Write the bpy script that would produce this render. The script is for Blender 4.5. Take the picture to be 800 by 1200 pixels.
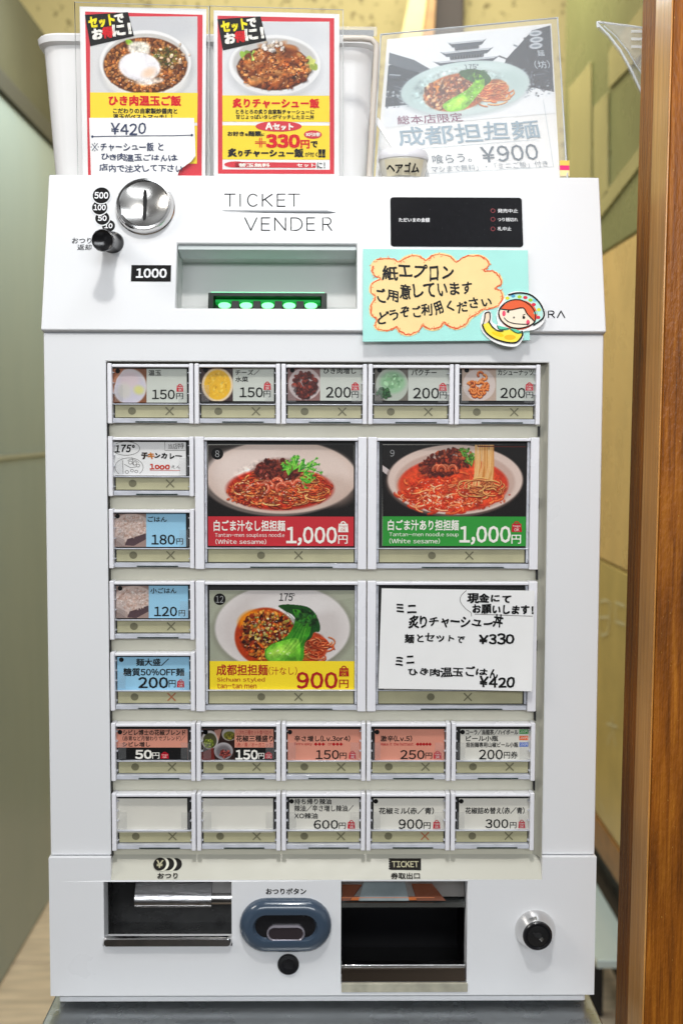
import bpy, bmesh, math, random
import numpy as np
from mathutils import Vector

for _o in list(bpy.data.objects):
    bpy.data.objects.remove(_o)
SC = bpy.context.scene
COL = SC.collection
rng = random.Random(7)

# ------------------------------------------------------------------ camera
CX, CD, CH = 0.00282, 1.00846, 0.49363
PITCH, YAW, ROLL = 0.0701416, 0.0116079, 0.0029189
FPX = 1426.0                                   # focal length in 1/1200 of the picture height
C = np.array([CX, -CD, CH])
_F = np.array([math.sin(YAW)*math.cos(PITCH), math.cos(YAW)*math.cos(PITCH), -math.sin(PITCH)])
_R = np.cross(_F, [0, 0, 1.0]); _R /= np.linalg.norm(_R); _U = np.cross(_R, _F)
R2 = _R*math.cos(ROLL) + _U*math.sin(ROLL); U2 = -_R*math.sin(ROLL) + _U*math.cos(ROLL)
cam = bpy.data.cameras.new('camera'); camo = bpy.data.objects.new('camera', cam); COL.objects.link(camo)
cam.sensor_fit = 'VERTICAL'; cam.sensor_height = 24; cam.sensor_width = 16
cam.lens = FPX/1200*24
cam.clip_start = .02; cam.clip_end = 60
from mathutils import Matrix
camo.matrix_world = Matrix(((R2[0], U2[0], -_F[0], C[0]), (R2[1], U2[1], -_F[1], C[1]), (R2[2], U2[2], -_F[2], C[2]), (0, 0, 0, 1)))
cam.dof.use_dof = True; cam.dof.focus_distance = 1.01; cam.dof.aperture_fstop = 5.0
SC.camera = camo

# ------------------------------------------------------------------ room light
w = bpy.data.worlds.new('World'); SC.world = w; w.use_nodes = True
_nt = w.node_tree; _bg = _nt.nodes['Background']; _bg.inputs[1].default_value = .31      # random bright and dark patches for the unseen room, added to give metals contrast
_tc = _nt.nodes.new('ShaderNodeTexCoord'); _no = _nt.nodes.new('ShaderNodeTexNoise'); _no.inputs['Scale'].default_value = 1.7; _no.inputs['Detail'].default_value = 1
_cr = _nt.nodes.new('ShaderNodeValToRGB'); _nt.links.new(_tc.outputs['Generated'], _no.inputs['Vector']); _nt.links.new(_no.outputs[0], _cr.inputs[0]); _nt.links.new(_cr.outputs[0], _bg.inputs[0])
_e = _cr.color_ramp.elements; _e[0].position = .38; _e[0].color = (.05, .045, .04, 1); _e[1].position = .66; _e[1].color = (1.5, 1.55, 1.6, 1)
_k = _e.new(.5); _k.color = (.42, .42, .43, 1)

def area(name, loc, target, size, size_y, power, col):
    l = bpy.data.lights.new(name, 'AREA'); l.shape = 'RECTANGLE'; l.size = size; l.size_y = size_y
    l.energy = power; l.color = col
    o = bpy.data.objects.new(name, l); COL.objects.link(o); o.location = loc
    o.rotation_euler = (Vector(target)-Vector(loc)).to_track_quat('-Z', 'Y').to_euler()
    return o
area('ceiling_downlight', (-.02, -.95, 1.80), (0, 0, .45), .12, .12, 9.8, (1, .975, .94))
area('ceiling_panel_light', (.2, -.62, 2.05), (0, -.1, .4), 1.2, .4, 9, (.9, .95, 1))
area('front_fill_light', (.1, -2.7, 1.15), (0, 0, .4), 2.2, .5, 31, (.94, .97, 1))  # added soft fill from the front, lifts the shade in the button recesses
area('cabinet_fill_light', (-.48, 2.0, 1.62), (-.75, 2.25, .3), .7, .25, 10, (.93, 1, 1))  # added lamp out of view, set close to grade the cabinet side downwards
area('ceiling_light_far', (-.1, 2.4, 2.3), (0, 3.2, 1.2), 1.2, .4, 12, (1, .95, .82))
area('ceiling_light_behind_right', (.35, 2.3, 2.2), (.5, 2.6, .2), .5, .5, 17, (1, .94, .78))
area('left_fill_light', (-1.5, -.75, 1.5), (.2, 0, .5), .5, .5, 9, (1, .96, .90))  # added lamp out of view, brightens the left face of the post
SC.view_settings.view_transform = 'Standard'; SC.view_settings.look = 'None'
SC.view_settings.exposure = .11; SC.view_settings.gamma = 1
SC.cycles.max_bounces = 8; SC.cycles.transparent_max_bounces = 24
SC.cycles.use_denoising = True

# ------------------------------------------------------------------ materials
def lin(c):
    return tuple((x/12.92 if x <= .04045 else ((x+.055)/1.055)**2.4) for x in c)
def hx(h):
    return tuple(int(h[i:i+2], 16)/255 for i in (0, 2, 4))
MATS = {}
def mat(name, col, rough=.5, metal=0., bump=0., bscale=400., var=0., vscale=8., coat=0., emit=None, es=0., stretch=None, rvar=0., detail=4):
    if name in MATS: return MATS[name]
    m = bpy.data.materials.new(name); m.use_nodes = True; nt = m.node_tree; N = nt.nodes; L = nt.links
    b = N['Principled BSDF']
    c = lin(hx(col)) if isinstance(col, str) else col
    b.inputs['Base Color'].default_value = (*c, 1); b.inputs['Roughness'].default_value = rough; b.inputs['Metallic'].default_value = metal
    if coat: b.inputs['Coat Weight'].default_value = coat; b.inputs['Coat Roughness'].default_value = .08
    if emit: b.inputs['Emission Color'].default_value = (*lin(hx(emit)), 1); b.inputs['Emission Strength'].default_value = es
    def noise(scale, det):
        tc = N.new('ShaderNodeTexCoord'); mp = N.new('ShaderNodeMapping'); L.new(tc.outputs['Object'], mp.inputs[0])
        if stretch: mp.inputs['Scale'].default_value = stretch
        n = N.new('ShaderNodeTexNoise'); n.inputs['Scale'].default_value = scale; n.inputs['Detail'].default_value = det
        L.new(mp.outputs[0], n.inputs['Vector']); return n
    if var:
        n = noise(vscale, detail); r = N.new('ShaderNodeMapRange'); r.inputs[1].default_value = .3; r.inputs[2].default_value = .7
        r.inputs[3].default_value = 1-var; r.inputs[4].default_value = 1+var; L.new(n.outputs[0], r.inputs[0])
        mx = N.new('ShaderNodeVectorMath'); mx.operation = 'SCALE'; mx.inputs[0].default_value = c; L.new(r.outputs[0], mx.inputs['Scale'])
        L.new(mx.outputs[0], b.inputs['Base Color'])
    if rvar:
        n = noise(vscale*1.7, 5); r = N.new('ShaderNodeMapRange'); r.inputs[1].default_value = .3; r.inputs[2].default_value = .7
        r.inputs[3].default_value = max(0, rough-rvar); r.inputs[4].default_value = rough+rvar; L.new(n.outputs[0], r.inputs[0]); L.new(r.outputs[0], b.inputs['Roughness'])
    if bump:
        n = noise(bscale, 3); bp = N.new('ShaderNodeBump'); bp.inputs['Strength'].default_value = bump; bp.inputs['Distance'].default_value = .001
        L.new(n.outputs[0], bp.inputs['Height']); L.new(bp.outputs[0], b.inputs['Normal'])
    MATS[name] = m; return m
def film(name, tint=(1, 1, 1), haze=.03, rough=.06, f=1.0):
    if name in MATS: return MATS[name]
    m = bpy.data.materials.new(name); m.use_nodes = True; nt = m.node_tree; N = nt.nodes; L = nt.links
    N.remove(N['Principled BSDF']); out = N['Material Output']
    t = N.new('ShaderNodeBsdfTransparent'); t.inputs[0].default_value = (*tint, 1)
    g = N.new('ShaderNodeBsdfGlossy'); g.inputs['Roughness'].default_value = rough
    d = N.new('ShaderNodeBsdfDiffuse'); d.inputs[0].default_value = (.85, .87, .88, 1)
    m1 = N.new('ShaderNodeMixShader'); m1.inputs[0].default_value = haze; L.new(t.outputs[0], m1.inputs[1]); L.new(d.outputs[0], m1.inputs[2])
    fr = N.new('ShaderNodeLayerWeight'); fr.inputs[0].default_value = .5
    pw = N.new('ShaderNodeMath'); pw.operation = 'POWER'; pw.inputs[1].default_value = 4; L.new(fr.outputs['Facing'], pw.inputs[0])
    mu = N.new('ShaderNodeMath'); mu.operation = 'MULTIPLY_ADD'; mu.inputs[1].default_value = .7*f; mu.inputs[2].default_value = .009*f; L.new(pw.outputs[0], mu.inputs[0])
    m2 = N.new('ShaderNodeMixShader'); L.new(mu.outputs[0], m2.inputs[0]); L.new(m1.outputs[0], m2.inputs[1]); L.new(g.outputs[0], m2.inputs[2])
    L.new(m2.outputs[0], out.inputs[0]); MATS[name] = m; return m
def ink(col, rough=.5, name=None):
    m = mat('ink_'+col, col, .55); m.node_tree.nodes['Principled BSDF'].inputs['Specular IOR Level'].default_value = .15; return m
def print_mat(name='printed_picture', rough=.35):
    if name in MATS: return MATS[name]
    m = bpy.data.materials.new(name); m.use_nodes = True; b = m.node_tree.nodes['Principled BSDF']
    a = m.node_tree.nodes.new('ShaderNodeAttribute'); a.attribute_name = 'print'
    m.node_tree.links.new(a.outputs['Color'], b.inputs['Base Color']); b.inputs['Roughness'].default_value = rough; b.inputs['Specular IOR Level'].default_value = .2
    MATS[name] = m; return m
WHITE = mat('white_painted_steel', (.79, .80, .815), .3, bump=.05, bscale=900, var=.015, vscale=4, rvar=.03)
WPLAS = mat('white_plastic', (.85, .85, .89), .26, var=.02, vscale=20, rvar=.05)
KHAKI = mat('grey_khaki_panel', (.71, .69, .57), .22, var=.03, vscale=30, rvar=.05)
STRIP = mat('status_strip', (.48, .455, .28), .5, var=.10, vscale=45)
STRIPD = mat('status_mark', (.17, .16, .09), .5)
STRIPR = mat('status_mark_red', (.40, .13, .05), .5)
BLACK = mat('black_plastic', (.012, .012, .014), .22, rvar=.06, vscale=60)
BLACKM = mat('matt_black', (.010, .010, .011), .6)
CLEARP = mat('cloudy_clear_plastic', (.62, .64, .70), .12, var=.12, vscale=70, stretch=(1, 1, 4))
STEEL = mat('brushed_steel', (.55, .55, .56), .24, 1, bump=.12, bscale=60, stretch=(1, 1, 30), rvar=.08, vscale=30)
CHROME = mat('polished_chrome', (.72, .71, .70), .13, 1, rvar=.03, vscale=40)
DSTEEL = mat('dark_steel', (.10, .10, .10), .22, 1, rvar=.08, vscale=40, bump=.1, bscale=120)
PAPER = mat('white_paper', (.84, .84, .83), .6, bump=.10, bscale=1500, var=.02, vscale=30)
COVER = film('clear_cover', haze=.003, rough=.05)
LAMI = film('laminate_film', haze=.012, rough=.1)

# ------------------------------------------------------------------ surfaces and pixel rays
def ray(px, py):
    return _F*FPX + R2*(px-400) - U2*(py-600)
class Surf:
    """A plane in the scene with its own across / up / out axes (metres)."""
    def __init__(s, o, tilt=0., roll=0., yaw=0.):
        s.o = np.array(o, float)
        u = np.array([1., 0, 0]); v = np.array([0, math.sin(tilt), math.cos(tilt)])
        s.u = u*math.cos(roll) + v*math.sin(roll); s.v = -u*math.sin(roll) + v*math.cos(roll)
        if yaw:
            cz, sz = math.cos(yaw), math.sin(yaw)
            rot = lambda a: np.array([a[0]*cz-a[1]*sz, a[0]*sz+a[1]*cz, a[2]])
            s.u, s.v = rot(s.u), rot(s.v)
        s.n = np.cross(s.u, s.v)          # towards the camera (-Y)
    def hit(s, px, py):
        d = ray(px, py); t = np.dot(s.o-C, s.n)/np.dot(d, s.n); p = C+d*t-s.o
        return float(np.dot(p, s.u)), float(np.dot(p, s.v))
    def pt(s, u, v, w=0.):
        return s.o + s.u*u + s.v*v + s.n*w
    def rect(s, x0, y0, x1, y1):
        cx, cy = (x0+x1)/2, (y0+y1)/2; c = s.hit(cx, cy)
        ku = abs(s.hit(cx+1, cy)[0]-c[0]); kv = abs(s.hit(cx, cy+1)[1]-c[1])
        return c[0]-ku*(x1-x0)/2, c[1]-kv*(y1-y0)/2, c[0]+ku*(x1-x0)/2, c[1]+kv*(y1-y0)/2
    def k(s, px, py):
        c = s.hit(px, py)
        return abs(s.hit(px+1, py)[0]-c[0]), abs(s.hit(px, py+1)[1]-c[1])
def plane(y):
    return Surf((0, y, 0))

# ------------------------------------------------------------------ objects
WO = {}
def thing(name, label, cat, loc=(0, 0, 0), group=None):
    o = bpy.data.objects.new(name, None); COL.objects.link(o); o.location = loc; o.empty_display_size = .02
    o['label'] = label; o['category'] = cat
    if group: o['group'] = group
    WO[o.name] = np.array(loc, float); return o
class MB:
    def __init__(s): s.v = []; s.f = []; s.n = 0
    def add(s, vs, fs):
        b = s.n; s.v.extend([tuple(map(float, p)) for p in vs]); s.n += len(vs)
        s.f.extend([tuple(b+i for i in f) for f in fs]); return s
    def poly(s, sf, pts, w=0.):
        return s.add([sf.pt(u, v, w) for u, v in pts], [tuple(range(len(pts)))])
    def rect(s, sf, r, w=0.):
        return s.poly(sf, [(r[0], r[1]), (r[2], r[1]), (r[2], r[3]), (r[0], r[3])], w)
    def prism(s, sf, pts, w0, w1, back=True):
        n = len(pts); vs = [sf.pt(u, v, w1) for u, v in pts]+[sf.pt(u, v, w0) for u, v in pts]
        fs = [tuple(range(n))]+[(i, n+i, n+(i+1) % n, (i+1) % n) for i in range(n)]
        if back: fs.append(tuple(range(2*n-1, n-1, -1)))
        return s.add(vs, fs)
    def box(s, sf, r, w0, w1):
        return s.prism(sf, [(r[0], r[1]), (r[2], r[1]), (r[2], r[3]), (r[0], r[3])], w0, w1)
    def lathe(s, sf, c, prof, seg=40, cap=True):
        vs = []; fs = []
        for r, w_ in prof:
            for i in range(seg):
                a = 2*math.pi*i/seg; vs.append(sf.pt(c[0]+r*math.cos(a), c[1]+r*math.sin(a), w_))
        for j in range(len(prof)-1):
            for i in range(seg):
                a, b = j*seg+i, j*seg+(i+1) % seg; fs.append((a, b, b+seg, a+seg))
        if cap: fs.append(tuple((len(prof)-1)*seg+i for i in range(seg)))
        return s.add(vs, fs)
    def sweep(s, sf, ring, prof, cap=True):
        """ring(inset) -> outline points; prof = [(inset, w)]"""
        n = len(ring(prof[0][0])); vs = []; fs = []
        for ins, w_ in prof: vs += [sf.pt(u, v, w_) for u, v in ring(ins)]
        for j in range(len(prof)-1):
            for i in range(n):
                a, b = j*n+i, j*n+(i+1) % n; fs.append((a, b, b+n, a+n))
        if cap: fs.append(tuple((len(prof)-1)*n+i for i in range(n)))
        return s.add(vs, fs)
    def stroke(s, sf, pts, wd, w=0., closed=False):
        """flat round-ended pen line of width wd (m) through local points"""
        P = [np.array(p, float) for p in pts]
        if closed: P = P+[P[0]]
        h = wd/2
        L_, R_ = [], []
        for i, p in enumerate(P):
            a = P[max(i-1, 0)]; b = P[min(i+1, len(P)-1)]; d = b-a; d = d/(np.linalg.norm(d)+1e-12); nn = np.array([-d[1], d[0]])
            hh = h[i] if hasattr(h, '__len__') else h
            L_.append(p+nn*hh); R_.append(p-nn*hh)
        n = len(P); vs = [sf.pt(q[0], q[1], w) for q in R_]+[sf.pt(q[0], q[1], w) for q in L_]
        s.add(vs, [(i, i+1, n+i+1, n+i) for i in range(n-1)])
        if not closed:
            for k_, p in ((0, P[0]), (-1, P[-1])):
                hh = h[k_] if hasattr(h, '__len__') else h
                s.poly(sf, [(p[0]+hh*math.cos(t), p[1]+hh*math.sin(t)) for t in np.linspace(0, 2*math.pi, 9)[:-1]], w+.00001)
        return s
    def tube(s, pts, r, seg=10):
        P = [np.array(p, float) for p in pts]; vs = []; fs = []
        for i, p in enumerate(P):
            d = P[min(i+1, len(P)-1)]-P[max(i-1, 0)]; d /= np.linalg.norm(d); a = np.cross(d, [0, 0, 1.])
            if np.linalg.norm(a) < .1: a = np.cross(d, [1., 0, 0])
            a /= np.linalg.norm(a); b = np.cross(d, a); rr = r[i] if hasattr(r, '__len__') else r
            for k in range(seg):
                t = 2*math.pi*k/seg; vs.append(p+a*rr*math.cos(t)+b*rr*math.sin(t))
        for j in range(len(P)-1):
            for i in range(seg):
                x, y = j*seg+i, j*seg+(i+1) % seg; fs.append((x, y, y+seg, x+seg))
        fs.append(tuple(range(seg))[::-1]); fs.append(tuple((len(P)-1)*seg+i for i in range(seg)))
        return s.add(vs, fs)
    def build(s, name, m, parent=None, origin=None, bevel=0., seg=2, smooth=False, label=None, normals=True):
        po = WO[parent.name] if parent else np.zeros(3)
        og = np.array(origin, float) if origin is not None else po
        me = bpy.data.meshes.new(name); V = np.array(s.v)-og
        me.from_pydata(V.tolist(), [], s.f)
        if normals:
            bm = bmesh.new(); bm.from_mesh(me); bmesh.ops.remove_doubles(bm, verts=bm.verts, dist=1e-7)
            bmesh.ops.recalc_face_normals(bm, faces=bm.faces); bm.to_mesh(me); bm.free()
        me.materials.append(m)
        return link(name, me, parent, og, bevel, seg, smooth, label)
def link(name, me, parent, og, bevel=0., seg=2, smooth=False, label=None):
    o = bpy.data.objects.new(name, me); COL.objects.link(o)
    po = WO[parent.name] if parent else np.zeros(3)
    if parent: o.parent = parent
    o.location = np.array(og)-po; WO[o.name] = np.array(og, float)
    if bevel:
        b = o.modifiers.new('bevel', 'BEVEL'); b.width = bevel; b.segments = seg; b.limit_method = 'ANGLE'; b.angle_limit = .6; b.harden_normals = True
        smooth = True
    if smooth:
        me.polygons.foreach_set('use_smooth', [True]*len(me.polygons)); me.set_sharp_from_angle(angle=.7)
    if label: o['label'] = label
    return o
def tag(o, label, cat, group=None):
    o['label'] = label; o['category'] = cat
    if group: o['group'] = group
    return o
def struct(o): o['kind'] = 'structure'; return o
def stadium(u0, v0, u1, v1, n=14):
    r0 = (v1-v0)/2; cy = (v0+v1)/2
    def ring(ins):
        r = max(r0-ins, 1e-5); pts = []
        for k in range(n+1):
            a = -math.pi/2+math.pi*k/n; pts.append((u1-r0+r*math.cos(a), cy+r*math.sin(a)))
        for k in range(n+1):
            a = math.pi/2+math.pi*k/n; pts.append((u0+r0+r*math.cos(a), cy+r*math.sin(a)))
        return pts
    return ring
def rrect(r, rad, n=5):
    u0, v0, u1, v1 = r; P = []
    for cx, cy, a0 in ((u1-rad, v0+rad, -90), (u1-rad, v1-rad, 0), (u0+rad, v1-rad, 90), (u0+rad, v0+rad, 180)):
        for k in range(n+1):
            a = math.radians(a0+90*k/n); P.append((cx+rad*math.cos(a), cy+rad*math.sin(a)))
    return P
def ellip(c, a, b, n=32, rot=0.):
    cr, sr = math.cos(rot), math.sin(rot)
    return [(c[0]+a*math.cos(t)*cr-b*math.sin(t)*sr, c[1]+a*math.cos(t)*sr+b*math.sin(t)*cr) for t in np.linspace(0, 2*math.pi, n+1)[:-1]]
def catmull(P, n=5, closed=True):
    P = [np.array(p, float) for p in P]; out = []; N = len(P)
    rngI = range(N) if closed else range(N-1)
    for i in rngI:
        g = (lambda k: P[k % N]) if closed else (lambda k: P[min(max(k, 0), N-1)])
        p0, p1, p2, p3 = g(i-1), g(i), g(i+1), g(i+2)
        for k in range(n):
            t = k/n; out.append(tuple(.5*(2*p1+(p2-p0)*t+(2*p0-5*p1+4*p2-p3)*t*t+(3*p1-3*p2+p3-p0)*t**3)))
    if not closed: out.append(tuple(P[-1]))
    return out

# ------------------------------------------------------------------ lettering (built-in font, glyph by glyph)
_cu = bpy.data.curves.new('glyph_source', 'FONT'); _cu.resolution_u = 2
_go = bpy.data.objects.new('glyph_source', _cu); COL.objects.link(_go)
GC = {}
def glyph(ch):
    if ch in GC: return GC[ch]
    full = 33 <= ord(ch) <= 126
    _cu.body = '\uffe5' if ch == '\xa5' else (chr(ord(ch)+0xfee0) if full else ch)
    bpy.context.view_layer.update(); dg = bpy.context.evaluated_depsgraph_get()
    me = bpy.data.meshes.new_from_object(_go.evaluated_get(dg))
    v = np.zeros(len(me.vertices)*3); me.vertices.foreach_get('co', v); v = v.reshape(-1, 3)[:, :2].copy()
    f = [tuple(p.vertices) for p in me.polygons]; bpy.data.meshes.remove(me)
    adv = 1.
    if (full or ch in '\xa5\xb0') and len(v):
        v[:, 0] -= v[:, 0].min()-.045; adv = v[:, 0].max()+.045
    GC[ch] = (v, f, adv); return GC[ch]
def txt(mb, sf, s, box, bold=0., jit=0., w=.0002, rot=0., sizes=None, seed=None, slant=0.):
    """set the string s to fill the pixel box (x0,y0,x1,y1) on the surface"""
    rr = random.Random(seed if seed is not None else hash_(s)+int(box[0]))
    x = 0; V = []; F_ = []; n = 0
    for i, ch in enumerate(s):
        if ch == ' ': x += .35; continue
        if ch == '　': x += 1; continue
        v, f, adv = glyph(ch); v = v.copy(); sc = sizes[i] if sizes else 1.
        if jit:
            c = np.array([adv/2, .38]); a = rr.gauss(0, .09*jit); sx = 1+rr.gauss(0, .09*jit); sy = 1+rr.gauss(0, .09*jit)
            q = (v-c)*[sx, sy]; sh = rr.gauss(0, .08*jit)
            q[:, 0] += q[:, 1]*sh
            ph = rr.random()*6; q[:, 0] += .016*jit*np.sin(q[:, 1]*7+ph); q[:, 1] += .018*jit*np.sin(q[:, 0]*6+ph*2)
            v = np.stack([q[:, 0]*math.cos(a)-q[:, 1]*math.sin(a), q[:, 0]*math.sin(a)+q[:, 1]*math.cos(a)], 1)+c+[0, rr.gauss(0, .05*jit)]
        v = v*sc; v[:, 0] += x
        if slant: v[:, 0] += v[:, 1]*slant
        V.append(v); F_ += [tuple(k+n for k in q) for q in f]; n += len(v); x += adv*sc*(1+(rr.gauss(0, .04)*jit if jit else 0))
    V = np.concatenate(V); lo = V.min(0); hi = V.max(0)
    x0, y0, x1, y1 = box; cx, cy = (x0+x1)/2, (y0+y1)/2; c = sf.hit(cx, cy); ku, kv = sf.k(cx, cy)
    q = (V-(lo+hi)/2)/(hi-lo+1e-9)*[x1-x0, y1-y0]
    a = math.radians(rot); q = np.stack([q[:, 0]*math.cos(a)-q[:, 1]*math.sin(a), q[:, 0]*math.sin(a)+q[:, 1]*math.cos(a)], 1)
    q = q*[ku, kv]+[c[0], c[1]]
    em = (x1-x0)/(hi-lo)[0]*ku; en = (y1-y0)/(hi-lo)[1]*kv
    bd = bold*1.0
    offs = [(0, 0)] if bold < .005 else [(-bd, -bd), (bd, -bd), (-bd, bd), (bd, bd)]
    for k_, (ox, oy) in enumerate(offs):
        P = sf.o[None]+np.outer(q[:, 0]+ox*em, sf.u)+np.outer(q[:, 1]+oy*en, sf.v)+sf.n[None]*(w+k_*.000012)
        mb.add(P, F_)
def hash_(s): return sum((i+1)*ord(c) for i, c in enumerate(s))
def letters(parent, sf, m, items, w=.0002, name='lettering'):
    mb = MB()
    for it in items:
        s, box = it[0], it[1]; kw = it[2] if len(it) > 2 else {}
        txt(mb, sf, s, box, w=w, **kw)
    return mb.build(name, m, parent, normals=False)

# ------------------------------------------------------------------ printed pictures (painted in numpy, kept as point colours of a fine grid)
class Paint:
    def __init__(s, x0, y0, x1, y1, res, bg):
        s.x0, s.y0, s.x1, s.y1 = x0, y0, x1, y1
        s.W = max(4, int((x1-x0)*res)); s.H = max(4, int((y1-y0)*res))
        s.X, s.Y = np.meshgrid(np.linspace(x0, x1, s.W), np.linspace(y0, y1, s.H)); s.px = (x1-x0)/s.W
        s.I = np.ones((s.H, s.W, 3))*np.array(hx(bg) if isinstance(bg, str) else bg)
    def win(s, x0, y0, x1, y1):
        kx = (s.W-1)/(s.x1-s.x0); ky = (s.H-1)/(s.y1-s.y0)
        a = max(0, int((x0-s.x0)*kx)); b = min(s.W, int((x1-s.x0)*kx)+2); c = max(0, int((y0-s.y0)*ky)); d = min(s.H, int((y1-s.y0)*ky)+2)
        return slice(c, max(c, d)), slice(a, max(a, b))
    def mix(s, sl, m, col, al):
        col = np.array(hx(col) if isinstance(col, str) else col); m = (m*al)[..., None]
        s.I[sl] = s.I[sl]*(1-m)+col*m
    def ell(s, cx, cy, a, b, col, rot=0., al=1., soft=.8):
        r = max(a, b)+soft; sl = s.win(cx-r, cy-r, cx+r, cy+r); X = s.X[sl]-cx; Y = s.Y[sl]-cy
        if X.size == 0: return
        c, n = math.cos(rot), math.sin(rot); d = np.sqrt(((X*c+Y*n)/a)**2+((-X*n+Y*c)/b)**2)
        s.mix(sl, np.clip((1-d)*min(a, b)/soft+.5, 0, 1), col, al)
    def poly(s, pts, col, al=1.):
        xs = [p[0] for p in pts]; ys = [p[1] for p in pts]; sl = s.win(min(xs), min(ys), max(xs), max(ys)); X = s.X[sl]; Y = s.Y[sl]
        if X.size == 0: return
        ins = np.zeros(X.shape, bool); n = len(pts)
        for i in range(n):
            (xa, ya), (xb, yb) = pts[i], pts[(i+1) % n]
            if ya == yb: continue
            ins ^= ((ya > Y) != (yb > Y)) & (X < (xb-xa)*(Y-ya)/(yb-ya)+xa)
        s.mix(sl, ins.astype(float), col, al)
    def line(s, pts, wd, col, al=1., soft=.6):
        for (xa, ya), (xb, yb) in zip(pts[:-1], pts[1:]):
            sl = s.win(min(xa, xb)-wd, min(ya, yb)-wd, max(xa, xb)+wd, max(ya, yb)+wd); X = s.X[sl]; Y = s.Y[sl]
            if X.size == 0: continue
            dx, dy = xb-xa, yb-ya; t = np.clip(((X-xa)*dx+(Y-ya)*dy)/(dx*dx+dy*dy+1e-9), 0, 1)
            d = np.hypot(X-xa-t*dx, Y-ya-t*dy); s.mix(sl, np.clip((wd/2-d)/soft+.5, 0, 1), col, al)
    def arc(s, cx, cy, r, a0, a1, wd, col, al=1., sq=.5, n=7):
        s.line([(cx+r*math.cos(a0+(a1-a0)*i/n), cy+r*sq*math.sin(a0+(a1-a0)*i/n)) for i in range(n+1)], wd, col, al)
    def scatter(s, n, reg, size, pal, el=(1, 1.8), al=.9, seed=1, power=.5, light=True, shade='14060a', soft=.5):
        r = random.Random(seed); cx, cy, a, b = reg[:4]; rot = reg[4] if len(reg) > 4 else 0.
        for _ in range(n):
            t = r.random()*6.283; q = r.random()**power; x, y = a*q*math.cos(t), b*q*math.sin(t)
            x, y = cx+x*math.cos(rot)-y*math.sin(rot), cy+x*math.sin(rot)+y*math.cos(rot)
            z = r.uniform(*size); e = r.uniform(*el); an = r.random()*3.14; c = np.array(hx(r.choice(pal)))*r.uniform(.85, 1.12)
            if light: s.ell(x+z*.25, y+z*.45, z*e*1.05, z*1.05, shade, an, al*.5, z*.8)
            s.ell(x, y, z*e, z, np.clip(c, 0, 1), an, al, soft)
            if light: s.ell(x-z*.2, y-z*.35, z*e*.4, z*.3, np.clip(c*1.25+.12, 0, 1), an, al*.55, .6)
    def shade(s, cx, cy, a, b, col, al, soft): s.ell(cx, cy, a, b, col, 0, al, soft)
    def texture(s, reg, amt, seed=1, scales=(1.2, 2.6, 6)):
        """fractal light and dark variation inside an ellipse"""
        R_ = np.random.RandomState(seed); n = np.zeros((s.H, s.W)); cx, cy, a, b = reg
        for k, sc in enumerate(scales):
            h, w_ = int((s.y1-s.y0)/sc)+3, int((s.x1-s.x0)/sc)+3; g = R_.randn(h, w_)
            fy = (s.Y-s.y0)/sc; fx = (s.X-s.x0)/sc; iy = np.clip(fy.astype(int), 0, h-2); ix = np.clip(fx.astype(int), 0, w_-2); ty = fy-iy; tx = fx-ix
            n += (g[iy, ix]*(1-ty)*(1-tx)+g[iy+1, ix]*ty*(1-tx)+g[iy, ix+1]*(1-ty)*tx+g[iy+1, ix+1]*ty*tx)*(.8+.25*k)
        m = np.clip((1-np.sqrt(((s.X-cx)/a)**2+((s.Y-cy)/b)**2))*6, 0, 1)
        s.I = np.clip(s.I*(1+(n*amt*m)[..., None]), 0, 1)
    def glints(s, n, reg, seed=1, col='fff2e4', size=(.35, .8), al=.85):
        r = random.Random(seed)
        for _ in range(n):
            t = r.random()*6.28; q = r.random()**.5; s.ell(reg[0]+reg[2]*q*math.cos(t), reg[1]+reg[3]*q*math.sin(t), r.uniform(*size)*1.5, r.uniform(*size)*.7, col, r.uniform(-.6, .6), al, .5)
    def grain(s, amt, seed=3):
        s.I = np.clip(s.I+np.random.RandomState(seed).randn(s.H, s.W, 1)*amt, 0, 1)
    def build(s, name, parent, sf, w=.0001, quad=None, m=None):
        H, W = s.H, s.W
        if quad is None: quad = [(s.x0, s.y0), (s.x1, s.y0), (s.x1, s.y1), (s.x0, s.y1)]
        q = [np.array(sf.hit(*p)) for p in quad]
        if True:
            tu = np.linspace(0, 1, W)[None, :, None]; tv = np.linspace(0, 1, H)[:, None, None]
            G = (q[0]*(1-tu)+q[1]*tu)*(1-tv)+(q[3]*(1-tu)+q[2]*tu)*tv
        P = sf.o+G[..., :1]*sf.u+G[..., 1:]*sf.v+sf.n*w
        og = WO[parent.name]; P = (P-og).reshape(-1, 3)
        me = bpy.data.meshes.new(name); idx = np.arange(H*W).reshape(H, W)
        F_ = np.stack([idx[1:, :-1], idx[1:, 1:], idx[:-1, 1:], idx[:-1, :-1]], -1).reshape(-1, 4)
        me.vertices.add(len(P)); me.vertices.foreach_set('co', P.ravel()); me.loops.add(F_.size); me.loops.foreach_set('vertex_index', F_.ravel())
        me.polygons.add(len(F_)); me.polygons.foreach_set('loop_start', np.arange(0, F_.size, 4)); me.polygons.foreach_set('loop_total', np.full(len(F_), 4))
        me.update(calc_edges=True)
        at = me.color_attributes.new('print', 'FLOAT_COLOR', 'POINT')
        c = np.clip(s.I+(s.I-s.I.mean(-1, keepdims=True))*.14, 0, 1).reshape(-1, 3); c = np.where(c <= .04045, c/12.92, ((c+.055)/1.055)**2.4)*.93
        at.data.foreach_set('color', np.concatenate([c, np.ones((len(c), 1))], 1).ravel().astype(np.float32))
        me.materials.append(m or print_mat()); return link(name, me, parent, og)
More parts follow.
